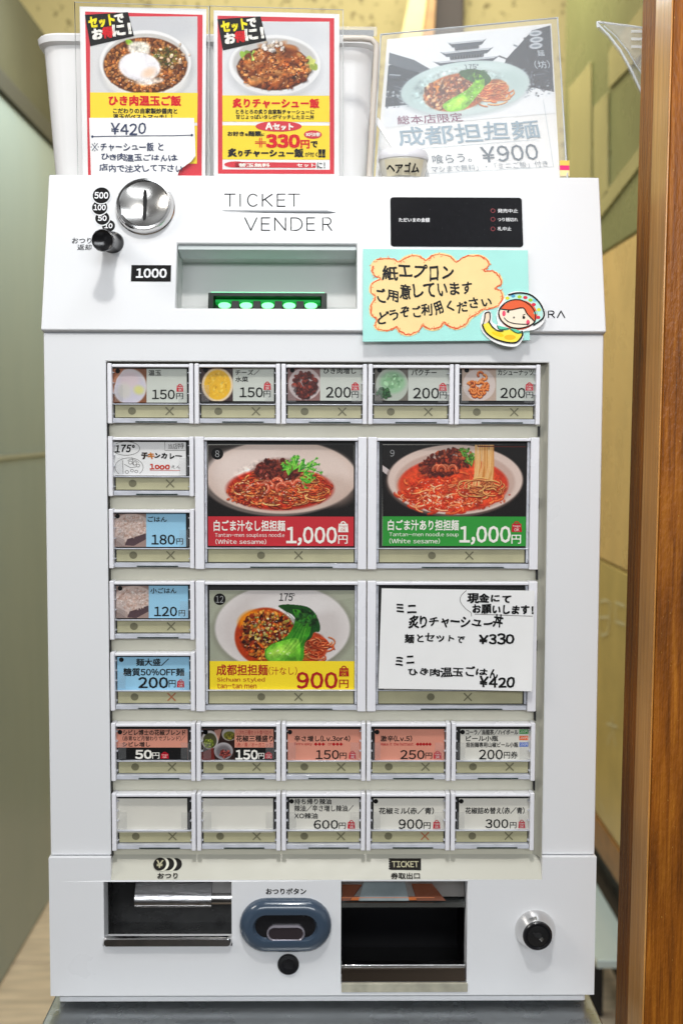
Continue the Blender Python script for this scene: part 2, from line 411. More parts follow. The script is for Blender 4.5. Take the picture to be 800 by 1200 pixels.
def holed(mb, sf, r, holes, w1, w0):
    """slab between w0 and w1 with rectangular holes cut through"""
    us = sorted({r[0], r[2], *[h[0] for h in holes], *[h[2] for h in holes]}); vs = sorted({r[1], r[3], *[h[1] for h in holes], *[h[3] for h in holes]})
    inh = lambda u, v: any(h[0] < u < h[2] and h[1] < v < h[3] for h in holes) or not (r[0] < u < r[2] and r[1] < v < r[3])
    for i in range(len(us)-1):
        for j in range(len(vs)-1):
            if inh((us[i]+us[i+1])/2, (vs[j]+vs[j+1])/2): continue
            a, b, c, d = us[i], vs[j], us[i+1], vs[j+1]
            mb.add([sf.pt(a, b, w1), sf.pt(c, b, w1), sf.pt(c, d, w1), sf.pt(a, d, w1)], [(0, 1, 2, 3)])
            mb.add([sf.pt(a, b, w0), sf.pt(c, b, w0), sf.pt(c, d, w0), sf.pt(a, d, w0)], [(3, 2, 1, 0)])
            for (p, q, uu, vv) in (((a, b), (a, d), a-1e-6, (b+d)/2), ((c, b), (c, d), c+1e-6, (b+d)/2), ((a, b), (c, b), (a+c)/2, b-1e-6), ((a, d), (c, d), (a+c)/2, d+1e-6)):
                if inh(uu, vv): mb.add([sf.pt(*p, w0), sf.pt(*q, w0), sf.pt(*q, w1), sf.pt(*p, w1)], [(0, 1, 2, 3)])
    return mb

# ================================================================== the room
FLOORZ = -.90
struct(MB().box(plane(0), (-4, FLOORZ-.05, 4, FLOORZ), -5.5, 2.0).build('floor', mat('floor_joint', (.16, .12, .08), .7)))
flo = bpy.data.objects['floor']; WO['floor'] = np.zeros(3)
pl0 = MB().box(Surf((0, 0, 0)), (0, 0, .296, .014), -.896, 0).build('plank', mat('floor_wood_tile', (.68, .55, .40), .42, var=.22, vscale=6, stretch=(1, 6, 1), rvar=.1), flo, origin=(0, 0, 0), bevel=.003, seg=1)
pm = pl0.data; first = True
for ix in range(-5, 6):
    for iy in range(0, 5):
        if abs(ix) < 1 and iy < 2: continue
        if first: o = pl0; first = False
        else: o = pl0.copy(); COL.objects.link(o)
        o.location = (ix*.3, iy*.9+(.45 if ix % 2 else 0)-.2, FLOORZ+rng.uniform(-.0008, .0008))
bw = mat('speckled_wallpaper', (.50, .42, .20), .75, bump=.3, bscale=60)
nt = bw.node_tree; N = nt.nodes; L = nt.links; b_ = N['Principled BSDF']
tc = N.new('ShaderNodeTexCoord'); no = N.new('ShaderNodeTexNoise'); no.inputs['Scale'].default_value = 42; no.inputs['Detail'].default_value = 3
n2 = N.new('ShaderNodeTexNoise'); n2.inputs['Scale'].default_value = 1.6
cr = N.new('ShaderNodeValToRGB'); cr.color_ramp.elements[0].position = .32; cr.color_ramp.elements[0].color = (.21, .165, .065, 1); cr.color_ramp.elements[1].position = .40; cr.color_ramp.elements[1].color = (.52, .44, .20, 1)
L.new(tc.outputs['Object'], no.inputs['Vector']); L.new(tc.outputs['Object'], n2.inputs['Vector']); L.new(no.outputs[0], cr.inputs[0])
mr = N.new('ShaderNodeMapRange'); mr.inputs[3].default_value = .8; mr.inputs[4].default_value = 1.15; mr.inputs[1].default_value = .3; mr.inputs[2].default_value = .7
vm = N.new('ShaderNodeVectorMath'); vm.operation = 'SCALE'; L.new(n2.outputs[0], mr.inputs[0]); L.new(cr.outputs[0], vm.inputs[0]); L.new(mr.outputs[0], vm.inputs['Scale']); L.new(vm.outputs[0], b_.inputs['Base Color'])
BACKY = 3.3
wall = tag(struct(MB().box(plane(0), (-4, FLOORZ, 4, 3.2), -BACKY-.1, -BACKY).build('back_wall', bw)), 'olive beige speckled wallpaper wall behind the machine', 'wall'); del wall['category']
bs = plane(BACKY)
def bx(name, px, w, m, parent=None, bevel=0.):
    return MB().box(bs, bs.rect(*px), w[0], w[1]).build(name, m, parent, bevel=bevel)
DW = mat('dark_stained_wood', (.022, .009, .005), .5, var=.3, vscale=8, stretch=(6, 6, 1))
tag(MB().box(bs, (bs.hit(507, 0)[0], FLOORZ, bs.hit(540, 0)[0], 2.6), .001, .09).build('wooden_pillar', DW, bevel=.004), 'dark brown wooden pillar against the beige wall above the pagoda poster', 'pillar')
sb = plane(BACKY-.25)
tag(MB().prism(sb, [sb.hit(466, 60), sb.hit(492, 60), sb.hit(507, -60), sb.hit(491, -60)], 0, .05).build('slanting_board', mat('pale_yellow_board', (.62, .50, .22), .5, var=.1, vscale=10), bevel=.003), 'pale tan slanting board left of the dark pillar', 'board')
tag(MB().prism(sb, [sb.hit(492.5, 60), sb.hit(506, 60), sb.hit(512, -60), sb.hit(508, -60)], 0, .06).build('leaning_batten', mat('orange_wood_batten', (.32, .17, .05), .5, var=.2, vscale=20), bevel=.002), 'narrow orange brown batten leaning beside the dark pillar', 'batten')

# left: steel cabinet side, receding
SX = -.80
left = Surf((SX, 0, 0), yaw=math.radians(90))     # u runs along +Y, n faces +X
left.n = np.cross(left.u, left.v)
cab = thing('steel_cabinet', 'tall grey green brushed steel cabinet side left of the machine', 'cabinet', (SX, 2.0, FLOORZ))
CABM = mat('brushed_cabinet_steel', (.27, .33, .31), .38, .12, var=.05, vscale=2.5, stretch=(1, 1, .4), rvar=.06)
def lz(px, py): return left.hit(px, py)
_, zt = lz(10, 105); _, zseam = lz(25, 534); _, zt2 = lz(35, 9)
MB().box(left, (1.4, FLOORZ+.02, 2.75, zseam-.006), -.5, 0).build('side_panel', CABM, cab, bevel=.003)
MB().box(left, (1.4, zseam+.006, 2.75, zt-.03), -.5, 0).build('side_panel', CABM, cab, bevel=.003)
MB().box(left, (1.4, zseam-.006, 2.75, zseam+.006), -.5, .004).build('seam_strip', mat('seam_metal', (.55, .60, .62), .3, .8), cab, bevel=.001)
MB().box(left, (1.4, zt-.03, 2.75, zt+.02), -.5, .012).build('trim', mat('dark_trim', (.035, .035, .028), .5), cab, bevel=.003)
MB().box(left, (1.4, zt+.021, 2.75, zt2), -.5, -.01).build('upper_panel', mat('olive_panel', (.055, .052, .026), .6, var=.12, vscale=5), cab, bevel=.003)
MB().box(left, (1.41, FLOORZ, 2.74, FLOORZ+.019), -.48, -.03).build('plinth', BLACKM, cab)

# right: glazed partition, receding
RX = .71
right = Surf((RX, 0, 0), yaw=math.radians(-90))
def rh(px, py): return right.hit(px, py)
par = thing('partition_screen', 'olive and beige panelled partition seen between machine and wooden post', 'partition', (RX, 2.2, FLOORZ))
PA = mat('partition_olive', (.19, .205, .085), .3, var=.08, vscale=5, rvar=.08)
PB = mat('partition_golden', (.74, .50, .19), .3, var=.10, vscale=6, rvar=.08)
u0, u1 = rh(790, 500)[0], rh(655, 500)[0]
ua, ub = min(u0, u1), max(u0, u1)
def zpx(px, py): return rh(px, py)[1]
z1, z2, z3, z4 = zpx(725, 285), zpx(722, 665), zpx(712, 975), zpx(708, 1010)
MB().box(right, (ua, z1+.003, ub, 2.4), -.04, 0).build('upper_panel', PA, par, bevel=.003)
MB().box(right, (ua, z2+.003, ub, z1-.003), -.04, 0).build('middle_panel', PB, par, bevel=.003)
MB().box(right, (ua, z3+.003, ub, z2-.003), -.04, 0).build('lower_panel', mat('partition_yellow_olive', (.58, .43, .14), .3, var=.14, vscale=7), par, bevel=.003)
MB().box(right, (ua, z4+.003, ub, z3-.003), -.04, .004).build('rail', mat('partition_rail_wood', (.30, .14, .04), .45, var=.2, vscale=20), par, bevel=.003)
MB().box(right, (ua, FLOORZ+.005, ub, z4-.003), -.04, -.02).build('kick_board', BLACKM, par)
reflection_patch = film('frosted_reflection', tint=(1, .98, .8), haze=.42, rough=.2)
REFLM = mat('pale_partition_reflection', (.40, .36, .16), .25, var=.06, vscale=6)
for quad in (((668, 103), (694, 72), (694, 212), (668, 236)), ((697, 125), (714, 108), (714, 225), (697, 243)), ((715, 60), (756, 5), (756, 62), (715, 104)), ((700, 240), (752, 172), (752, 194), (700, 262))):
    MB().prism(right, [rh(*q) for q in quad], .001, .006).build('reflection_patch', REFLM, par, bevel=.001)  # pale parallelograms shaped to stand in for reflections on the glass
gl = [[(703, 705), (712, 703), (716, 708), (715, 724), (713, 742), (706, 745), (702, 738), (703, 705)], [(703, 724), (714, 723)], [(722, 706), (733, 710)], [(722, 728), (733, 732)], [(722, 712), (722, 727)],
      [(712, 848), (724, 852)], [(718, 840), (719, 858), (722, 874)], [(716, 860), (713, 872)], [(704, 940), (708, 950)], [(712, 985), (716, 1000)], [(704, 975), (706, 990)]]
for g in gl:
    MB().stroke(right, [rh(*q) for q in g], .007, .003).build('reflected_stroke', mat('pale_gold_reflection', (.70, .62, .36), .5), par, normals=False)  # reflected lettering put in as pale strokes on the partition
# low table with a glass edge
tb = thing('low_table', 'low table with pale glass edge and dark underside beside the machine', 'table', (RX-.1, 2.0, FLOORZ))
tq = plane(0)
ztb = zpx(700, 1030)
MB().box(tq, (.60, ztb-.02, .70, ztb), -3.0, -1.6).build('tabletop', mat('pale_glass_edge', (.55, .66, .66), .12, coat=.5), tb, bevel=.004)
MB().box(tq, (.61, FLOORZ+.18, .70, ztb-.021), -2.9, -1.7).build('base_cabinet', mat('black_lacquer', (.012, .016, .014), .3), tb, bevel=.004)
for yy in (1.75, 2.85):
    MB().box(plane(0), (.62, FLOORZ, .65, FLOORZ+.179), -yy-.03, -yy).build('leg', BLACKM, tb)

# wooden post on the right
DX, NY, FY = .262, -.052, -.004
wd = bpy.data.materials.new('varnished_wood'); wd.use_nodes = True; nt = wd.node_tree; N = nt.nodes; L = nt.links; b_ = N['Principled BSDF']
def wood(m, c0, c1, c2, rough, coat, st=(90, 90, 3), fleck=True):
    m.use_nodes = True; nt = m.node_tree; N = nt.nodes; L = nt.links; b = N['Principled BSDF']
    tc = N.new('ShaderNodeTexCoord'); mp = N.new('ShaderNodeMapping'); mp.inputs['Scale'].default_value = st; L.new(tc.outputs['Object'], mp.inputs[0])
    n = N.new('ShaderNodeTexNoise'); n.inputs['Scale'].default_value = 1.6; n.inputs['Detail'].default_value = 8; n.inputs['Roughness'].default_value = .7; n.inputs['Distortion'].default_value = .4; L.new(mp.outputs[0], n.inputs['Vector'])
    r = N.new('ShaderNodeValToRGB'); r.color_ramp.elements[0].position = .3; r.color_ramp.elements[0].color = (*c0, 1); r.color_ramp.elements[1].position = .72; r.color_ramp.elements[1].color = (*c2, 1)
    e = r.color_ramp.elements.new(.5); e.color = (*c1, 1); L.new(n.outputs[0], r.inputs[0])
    big = N.new('ShaderNodeTexNoise'); big.inputs['Scale'].default_value = 5; L.new(tc.outputs['Object'], big.inputs['Vector'])
    mr = N.new('ShaderNodeMapRange'); mr.inputs[1].default_value = .3; mr.inputs[2].default_value = .7; mr.inputs[3].default_value = .65; mr.inputs[4].default_value = 1.3; L.new(big.outputs[0], mr.inputs[0])
    v = N.new('ShaderNodeVectorMath'); v.operation = 'SCALE'; L.new(r.outputs[0], v.inputs[0]); L.new(mr.outputs[0], v.inputs['Scale']); L.new(v.outputs[0], b.inputs['Base Color'])
    b.inputs['Roughness'].default_value = rough; b.inputs['Coat Weight'].default_value = coat; b.inputs['Coat Roughness'].default_value = .16
    mp2 = N.new('ShaderNodeMapping'); mp2.inputs['Scale'].default_value = (1, 1, .35); L.new(tc.outputs['Object'], mp2.inputs[0])
    f = N.new('ShaderNodeTexNoise'); f.inputs['Scale'].default_value = 380 if fleck else 200; f.inputs['Detail'].default_value = 4; L.new(mp2.outputs[0], f.inputs['Vector'])
    bp = N.new('ShaderNodeBump'); bp.inputs['Strength'].default_value = .75 if fleck else .3; bp.inputs['Distance'].default_value = .0012; L.new(f.outputs[0], bp.inputs['Height'])
    L.new(bp.outputs[0], b.inputs['Normal'])
    b.inputs['Specular IOR Level'].default_value = .28 if fleck else .5
    if fleck: L.new(bp.outputs[0], b.inputs['Coat Normal'])
    return m
def glint_on(m):  # glints of the rough varnish painted into the colour as gold specks
    nt = m.node_tree; N = nt.nodes; L = nt.links; b = N['Principled BSDF']; src = b.inputs['Base Color'].links[0].from_socket
    tc = N.new('ShaderNodeTexCoord'); mp = N.new('ShaderNodeMapping'); mp.inputs['Scale'].default_value = (1, 1, .5); L.new(tc.outputs['Object'], mp.inputs[0])
    n = N.new('ShaderNodeTexNoise'); n.inputs['Scale'].default_value = 620; n.inputs['Detail'].default_value = 2; L.new(mp.outputs[0], n.inputs['Vector'])
    r = N.new('ShaderNodeMapRange'); r.inputs[1].default_value = .69; r.inputs[2].default_value = .77; L.new(n.outputs[0], r.inputs[0])
    mx = N.new('ShaderNodeMix'); mx.data_type = 'RGBA'; mx.inputs['B'].default_value = (.62, .34, .07, 1); L.new(src, mx.inputs['A']); L.new(r.outputs[0], mx.inputs['Factor']); L.new(mx.outputs['Result'], b.inputs['Base Color'])
    return m
WF = wood(wd, (.085, .024, .0015), (.29, .085, .004), (.52, .185, .015), .5, .12, st=(130, 130, 5)); glint_on(WF)
WE = wood(bpy.data.materials.new('planed_wood_edge'), (.40, .16, .032), (.58, .26, .055), (.72, .39, .12), .32, .4, fleck=False)
post = thing('wooden_post', 'varnished orange brown wooden post standing right of the machine', 'post', (DX+.03, NY, FLOORZ))
lean = math.tan(math.radians(.45))
def leanbox(x0, x1, y0, y1, z0, z1):
    vs = []
    for z in (z0, z1):
        dx = (z-.2)*lean
        vs += [(x0+dx, y0, z), (x1+dx, y0, z), (x1+dx, y1, z), (x0+dx, y1, z)]
    return MB().add(vs, [(0, 1, 2, 3), (7, 6, 5, 4), (0, 4, 5, 1), (1, 5, 6, 2), (2, 6, 7, 3), (3, 7, 4, 0)])
leanbox(DX+.0012, DX+.12, NY, FY+.05, FLOORZ, 1.6).build('front_board', WF, post, bevel=.0012)
leanbox(DX-.0005, DX+.001, NY+.0015, FY, FLOORZ, 1.6).build('edge_strip', WE, post, bevel=.0005)

# clear plastic holder poking out above, behind the post
hp = Surf((0, .10, 0)); hold = thing('plastic_holder', 'empty clear plastic leaflet holder poking out beside the wooden post', 'holder', (hp.hit(745, 60)[0], .10, hp.hit(745, 60)[1]))
HF = film('holder_acrylic', haze=.16, rough=.12, f=2.)
P_ = [hp.hit(*q) for q in ((699, 26), (703, 24), (760, 32), (775, 140), (757, 125), (744, 98), (728, 66), (712, 44), (700, 34))]
MB().prism(hp, P_, -.002, .0).build('back_sheet', HF, hold, bevel=.0004)
P_ = [hp.hit(*q) for q in ((703, 27), (760, 36), (770, 112), (752, 92), (734, 60), (716, 38))]
MB().prism(hp, P_, .004, .006).build('front_sheet', HF, hold, bevel=.0004)
EDG = mat('acrylic_edge', (.80, .86, .88), .15)
mb = MB()
for pts, r in (([(700, 27), (715, 28.5), (735, 31), (762, 35)], .0009), ([(700, 30), (712, 42), (726, 60), (740, 86), (752, 112), (762, 132)], .0010), ([(706, 31), (720, 43), (734, 60), (746, 80), (757, 96), (766, 108)], .0007), ([(699, 26), (699.5, 33)], .0012)):
    mb.tube([hp.pt(*hp.hit(*p), .002) for p in pts], r, 8)
mb.build('edge_bead', EDG, hold, smooth=True)
mb = MB()
for k in range(3): mb.box(hp, hp.rect(737, 38+k*9, 757, 41+k*9), .0062, .0066)
mb.build('vent_slot', mat('frosted_white', (.8, .82, .8), .4), hold)

# steel stand
st = thing('steel_stand', 'stainless steel stand under the ticket machine', 'stand', (0, .1, FLOORZ))
sz = -.004
MB().add([(-.2345, -.075, sz), (.2345, -.075, sz), (.2345, .30, sz), (-.2345, .30, sz), (-.2345, -.075, sz-.03), (.2345, -.075, sz-.03), (.2345, .30, sz-.03), (-.2345, .30, sz-.03)],
         [(0, 1, 2, 3), (7, 6, 5, 4), (0, 4, 5, 1), (1, 5, 6, 2), (2, 6, 7, 3), (3, 7, 4, 0)]).build('top', mat('worn_steel_top', (.42, .44, .45), .3, .9, bump=.08, bscale=260, rvar=.08, vscale=20, var=.05), st, bevel=.002)
for x in (-.21, .21):
    for y in (-.05, .27):
        MB().box(plane(0), (x-.015, FLOORZ, x+.015, sz-.031), -y-.015, -y+.015).build('leg', STEEL, st, bevel=.002)
# ================================================================== the ticket machine
M_ = thing('ticket_vending_machine', 'white ticket vending machine with rows of food picture buttons', 'vending machine', (0, .12, 0))
FR = plane(0); LP = plane(-.004); RC = plane(.010)
HW = .2302
zbt = .5695; zbase = FR.hit(380, 1164)[1]; zseam = FR.hit(380, 1002)[1]
GR = (FR.hit(124.5, 700)[0]-.0005, None)
gx0, gx1 = -.1788, .1850; gtop = .5464
zr1 = RC.hit(380, 1001)[1]; zr2 = LP.hit(380, 1031)[1]
# upper front (beside and above the button field)
mb = MB(); holed(mb, FR, (-HW, zseam, HW, zbt), [(gx0, zseam-.01, gx1, gtop)], 0, -.02)
mb.build('front_panel', WHITE, M_, bevel=.0012)
mb = MB(); holed(mb, FR, (-HW+.001, .0, HW-.001, zbt-.001), [(-HW+.006, .008, HW-.006, zbt-.008)], -.0212, -.235); mb.build('cabinet', WHITE, M_, bevel=.002)
MB().box(FR, (-HW+.001, .0, HW-.001, zbt-.001), -.24, -.2355).build('rear_panel', WHITE, M_, bevel=.001)
# lower front, slightly proud, with the two openings
tray = LP.rect(122, 1033.5, 271.5, 1106); slot = LP.rect(399.5, 1033, 547, 1153.5)
mb = MB(); holed(mb, LP, (-HW-.0008, zbase, HW+.0008, zseam-.0006), [tray, slot, (gx0, zr2, gx1, zseam+.01)], 0, -.02)
mb.build('lower_panel', WHITE, M_, bevel=.0014, seg=3)
# recessed button field with its sloping bottom
mb = MB()
rxi = gx1-.0062
mb.add([(gx0, .010, gtop), (rxi, .010, gtop), (rxi, .010, zr1), (gx0, .010, zr1)], [(0, 1, 2, 3)])
mb.build('button_field', KHAKI, M_, normals=False)
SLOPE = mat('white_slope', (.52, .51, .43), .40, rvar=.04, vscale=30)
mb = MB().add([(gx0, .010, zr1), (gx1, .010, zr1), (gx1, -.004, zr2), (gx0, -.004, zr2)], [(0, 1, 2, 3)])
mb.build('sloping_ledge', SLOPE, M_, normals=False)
mb = MB(); vs = []; fs = []
for k in range(7):
    t = k/6; x = rxi+.0062*t**.8; y = .010-.0105*t**1.6
    vs += [(x, y, gtop), (x, y, zr1)]
for k in range(6): fs.append((2*k, 2*k+1, 2*k+3, 2*k+2))
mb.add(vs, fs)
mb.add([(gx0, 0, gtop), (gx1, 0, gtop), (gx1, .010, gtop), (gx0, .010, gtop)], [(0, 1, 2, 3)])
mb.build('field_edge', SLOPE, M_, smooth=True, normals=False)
MB().box(FR, (gx0-.0012, zr1, gx0+.0001, gtop), -.0102, -.0004).build('side_slot_and_shadow', BLACKM, M_)
for k in range(6): MB().box(FR, (.1782, .5455-.06*k-.0598, .1794, .5455-.06*k-.0512), -.0098, -.004).build('side_slot_and_shadow', BLACKM, M_)  # black boxes standing in for the shadow of the right-hand bezels
# base strip and feet
MB().box(plane(.0035), (-HW+.005, 0.0015, HW-.005, zbase-.0045), -.22, 0).build('base_strip', WHITE, M_, bevel=.0012)
MB().box(plane(.0075), (-HW+.012, zbase-.0046, HW-.012, zbase+.001), -.2, 0).build('shadow_gap', BLACKM, M_)
for x in (-.2, .2):
    for y in (.03, .2): MB().lathe(Surf((x, y, -.004), tilt=-math.pi/2), (0, 0), [(.008, 0), (.008, .006)], 16).build('foot', BLACKM, M_)

# ---------------------------------------------------------------- selection buttons
PW, PH_ = .0714, .0600
CX0, CZ0 = -.1783, .5455
def cell(c, r): return CX0+PW*c, CZ0-PH_*r
BEZ = plane(0); CARD = plane(.0050); BACK = plane(.0078)
def bezel_mesh(W, H, rl, rr, name):
    mb = MB(); top = .0037; yb, yf = -.0098, .0018      # w values (w = -y)
    mb.box(BEZ, (0.0003, -H, rl, -.0005), yb, yf)
    mb.box(BEZ, (W-rr, -H, W-.0006, -.0005), yb, yf)
    mb.box(BEZ, (rl, -top, W-rr, -.0012), yb, yf-.0008)
    return mb
def shared(mb, name, m, bevel):
    o = mb.build(name, m, None, bevel=bevel); return o
def small_proto():
    H = .0500; rl = .0040; rr = .0040
    return bezel_mesh(PW, H, rl, rr, 's'), H, rl, rr
COVS = {}
def make_button(c, r, big=False, lab=None, redx=False):
    x, z = cell(c, r); W = PW*(2 if big else 1); H = .1106 if big else .0500
    rl, rr = (.0078, .0078) if big else (.0040, .0042)
    key = 'b' if big else 's'
    if key not in COVS:
        bz = bezel_mesh(W, H, rl, rr, key).build('selection_button', WPLAS, None, bevel=.0007)
        # dark well behind the card
        bk = MB().box(BACK, (rl+.0001, -H+.001, W-rr-.0001, -.0037), -.001, 0).build('well', BLACKM, None)
        y1 = -.0937 if big else -.0342; y2 = -.1053 if big else -.0449
        x0_, x1_ = (rl+.0026, W-rr-.0030) if big else (rl+.0013, W-rr-.0010)
        sp = MB().box(plane(.0052), (x0_, y2, x1_, y1), -.002, 0).build('status_strip', STRIP, None, bevel=.0003)
        # clear plastic mouldings: rim, ledge, side ribs
        mb = MB(); q = plane(.0012)
        mb.box(q, (rl+.0002, -H+.0006, W-rr-.0002, y2-.0006 if not big else y2-.0008), -.006, .0)
        mb.box(q, (rl+.0002, y1-.0002, W-rr-.0002, y1+.0007), -.004, -.0006)
        if big:
            for a, b in ((rl+.0002, rl+.0020), (W-rr-.0022, W-rr-.0002)):
                mb.box(q, (a, y2, b, -.0045), -.0055, -.0012)
        rim = mb.build('clear_rim', CLEARP, None, bevel=.0004)
        mb = MB(); n = 5
        for k in range(n):
            zz = -.008-(H-.016)*k/(n-1)
            mb.box(q, (rl+.0001, zz-.0003, rl+.0014, zz+.0003), -.004, .0003); mb.box(q, (W-rr-.0014, zz-.0003, W-rr-.0001, zz+.0003), -.004, .0003)
        lug = mb.build('lug', CLEARP, None); lug['kind'] = 'stuff'
        mb = MB(); a = (W)*.32; b = W*.80
        mb.box(plane(.0006), (a, -H+.0010, b, -H+.0021), -.002, 0)
        dk = mb.build('rim_streak', mat('dark_green_streak', (.03, .055, .048), .25), None)  # dark green streak along the clear bottom rim
        cv = MB().box(plane(.0006), (rl+.0002, -H+.0008, W-rr-.0002, -.0038), -.0004, 0).build('cover', COVER, None)
        q2 = plane(.0024); tabs = []
        if not big:
            for a, b in ((rl+.0015, rl+.0082), (W-rr-.0090, W-rr-.0015)):
                tabs.append(MB().box(q2, (a, y1+.0022, b, -.0180), -.0003, 0).build('clear_tab', film('clear_tab', haze=.05, rough=.1, f=3), None))
        cx_ = (.0544, .0857) if big else (.0193, .0504); cz_ = (y1+y2)/2
        mk = MB().poly(plane(0), ellip((cx_[0], cz_), .0033, .0031, 20), -.0050).build('dot_mark', STRIPD, None, normals=False)
        mb = MB(); s_ = .0030
        for sg in (1, -1): mb.stroke(plane(0), [(cx_[1]-s_, cz_-s_*sg), (cx_[1]+s_, cz_+s_*sg)], .0011, -.0049-.0001*sg)
        mx = mb.build('cross_mark', STRIPD, None, normals=False)
        COVS[key] = [bz, bk, sp, rim, lug, dk, cv, mk, mx]+tabs
        for o in COVS[key]:
            if o: COL.objects.unlink(o)
    L_ = COVS[key]; og = np.array((x, 0, z))
    def cp(o, parent):
        n = o.copy(); n.name = o.name.split('.')[0]; COL.objects.link(n); n.parent = parent; n.location = og-WO[parent.name]; WO[n.name] = og; return n
    b = cp(L_[0], M_)
    if lab: b['label'] = lab
    for o in L_[1:]:
        if not o: continue
        n = cp(o, b)
        if o is L_[8] and redx: n.data = n.data.copy(); n.data.materials.clear(); n.data.materials.append(STRIPR)
    return b
def card(btn, px, m, w=0.):
    return MB().box(CARD, CARD.rect(*px), -.0006, w).build('menu_card', m, btn)
INK = ink('141414', .4); RED = ink('C4122A', .4); WHT = ink('F4F1E8', .45)
OFFW = mat('card_off_white', (.77, .75, .67), .45, var=.03, vscale=30)
GREYC = mat('card_grey_green', (.58, .61, .55), .45, var=.06, vscale=30)
BLUEC = mat('card_light_blue', (.33, .62, .82), .45, var=.03, vscale=30)
PINKC = mat('card_salmon', (.74, .31, .22), .45, var=.04, vscale=30)
BLKC = ink('0c0b0b')
for _n in ('card_off_white', 'card_grey_green', 'card_light_blue', 'card_salmon'): MATS[_n].node_tree.nodes['Principled BSDF'].inputs['Specular IOR Level'].default_value = .2
def band(btn, px, m, w=.00005, name='band'):
    return MB().rect(CARD, CARD.rect(*px), w).build(name, m, btn, normals=False)
def bag(btn, px, m=None, fg=None, sf=None, w=.0002, name='takeaway_mark'):
    sf = sf or CARD; m = m or RED; fg = fg or WHT; x0, y0, x1, y1 = px; W = x1-x0; H = y1-y0
    pts = [(x0+.06*W, y0+.24*H), (x0+.94*W, y0+.24*H), (x1, y1), (x0, y1)]
    mb = MB().poly(sf, [sf.hit(*p) for p in pts][::-1], w)
    mb.stroke(sf, [sf.hit(x0+W*(.5+.23*math.cos(t)), y0+H*(.28-.22*math.sin(t))) for t in np.linspace(0, math.pi, 8)], .00075*(W/9), w)
    mb.build(name, m, btn, normals=False)
    letters(btn, sf, fg, [('togo', (x0+.14*W, y0+.36*H, x1-.14*W, y0+.6*H)), ('OK', (x0+.25*W, y0+.66*H, x1-.25*W, y0+.93*H))], w=w+.0001)
def price(btn, n, d, yen, m=None, bold=.012, bg=None, suffix='円'):
    m = m or INK
    letters(btn, CARD, m, [(n, d, dict(bold=bold)), (suffix, yen, dict(bold=.008))])
def dot(btn, x, y):
    r = .0020; c = CARD.hit(x, y)
    MB().poly(CARD, ellip(c, r, r, 16), .0003).build('sold_out_lamp', BLKC, btn, normals=False)

# ---- row of toppings
def topping(c, lab, pic, cardpx, photopx, m, texts, d, yen, bagpx):
    b = make_button(c, 0, lab=lab); card(b, cardpx, m)
    p = Paint(*photopx, 3., pic[0]); pic[1](p); p.grain(.012); p.build('food_print', b, CARD, .00006)
    letters(b, CARD, INK, texts); price(b, texts and d[0], d[1], yen)
    bag(b, bagpx); dot(b, cardpx[0]+5.5, cardpx[1]+2.8)
def pic_egg(p):
    p.ell(152, 453, 20, 21, 'd9d4d6', 0, 1, 2); p.poly([(132, 432), (146, 432), (137, 444), (134, 455), (132, 470)], 'a86a4a', .8); p.ell(153, 455, 17.5, 18, 'cfcbd6', 0, 1, 3); p.ell(152, 445, 12, 10, 'dccbcd', 0, .8, 6); p.ell(163, 457, 6, 5, 'd8d68c', .2, .9, 4); p.ell(146, 458, 8, 9, 'd6d2c8', 0, .8, 5)
def pic_cheese(p):
    p.ell(255, 451, 18.5, 20, 'e8d5b6', 0, 1, 1.5); p.ell(255, 451, 15.5, 17.5, 'e9b93a', 0, 1, 1.5); p.scatter(80, (255, 451, 13, 14), (.5, 1.4), ['f2cc55', 'dca62a', 'f4d674', 'e0b23c'], light=False, al=.6, seed=4)
def pic_mince(p):
    p.ell(357, 450, 19, 19, 'cfc0bd', 0, 1, 1); p.scatter(150, (357, 451, 13.5, 15), (1., 2.4), ['6e2a22', '54201c', '8a3a2c', '471814'], seed=5)
def pic_cori(p):
    p.ell(459, 451, 19, 20, 'b9c0b4', 0, 1, 1); p.ell(460, 448, 15, 13, '9bbf9c', 0, 1, 4); p.scatter(60, (460, 447, 12, 8), (.8, 2.2), ['8fb58e', 'a9cfa8', '79a47c'], light=False, seed=6); p.scatter(60, (450, 461, 8, 6), (.7, 1.8), ['24502c', '1c3f22', '3a6b3c'], seed=7)
def pic_cashew(p):
    p.ell(561, 451, 19, 19, 'd8cbc4', 0, 1, 1)
    r = random.Random(9)
    for _ in range(26):
        t = r.random()*6.28; q = r.random()**.5*11; x, y = 561+q*math.cos(t), 451+q*math.sin(t)*1.2; a = r.random()*6.28
        p.arc(x, y+.8, 3.0, a, a+3.2, 2.9, '5d2410', .7, 1, 5); p.arc(x, y, 3.0, a, a+3.2, 2.3, r.choice(['d9732e', 'c65a20', 'e58c44']), 1, 1, 5); p.arc(x-.3, y-.5, 3.0, a, a+3.2, .7, 'f3b57c', .8, 1, 5)
topping(0, 'first topping button of the top row with egg picture', ('7d5138', pic_egg), (132.7, 432, 219, 471.7), (132.7, 432, 172, 471.7), GREYC, [('温玉', (174.3, 433.8, 189, 440), dict(bold=.014))], ('150', (178.5, 456.7, 205, 467.7)), (206.7, 460.8, 214.8, 467.7), (207, 449.6, 215, 459))
topping(1, 'topping button with yellow cheese picture', ('3a2a2a', pic_cheese), (235.6, 431, 321, 470), (235.6, 431, 273, 470), GREYC, [('チーズ／', (276, 433.3, 304, 439.6), dict(bold=.014)), ('水菜', (276, 441.3, 290.6, 447.4), dict(bold=.014))], ('150', (281, 454, 308, 465.5)), (309, 458, 317, 465.5), (309, 447, 317.6, 457))
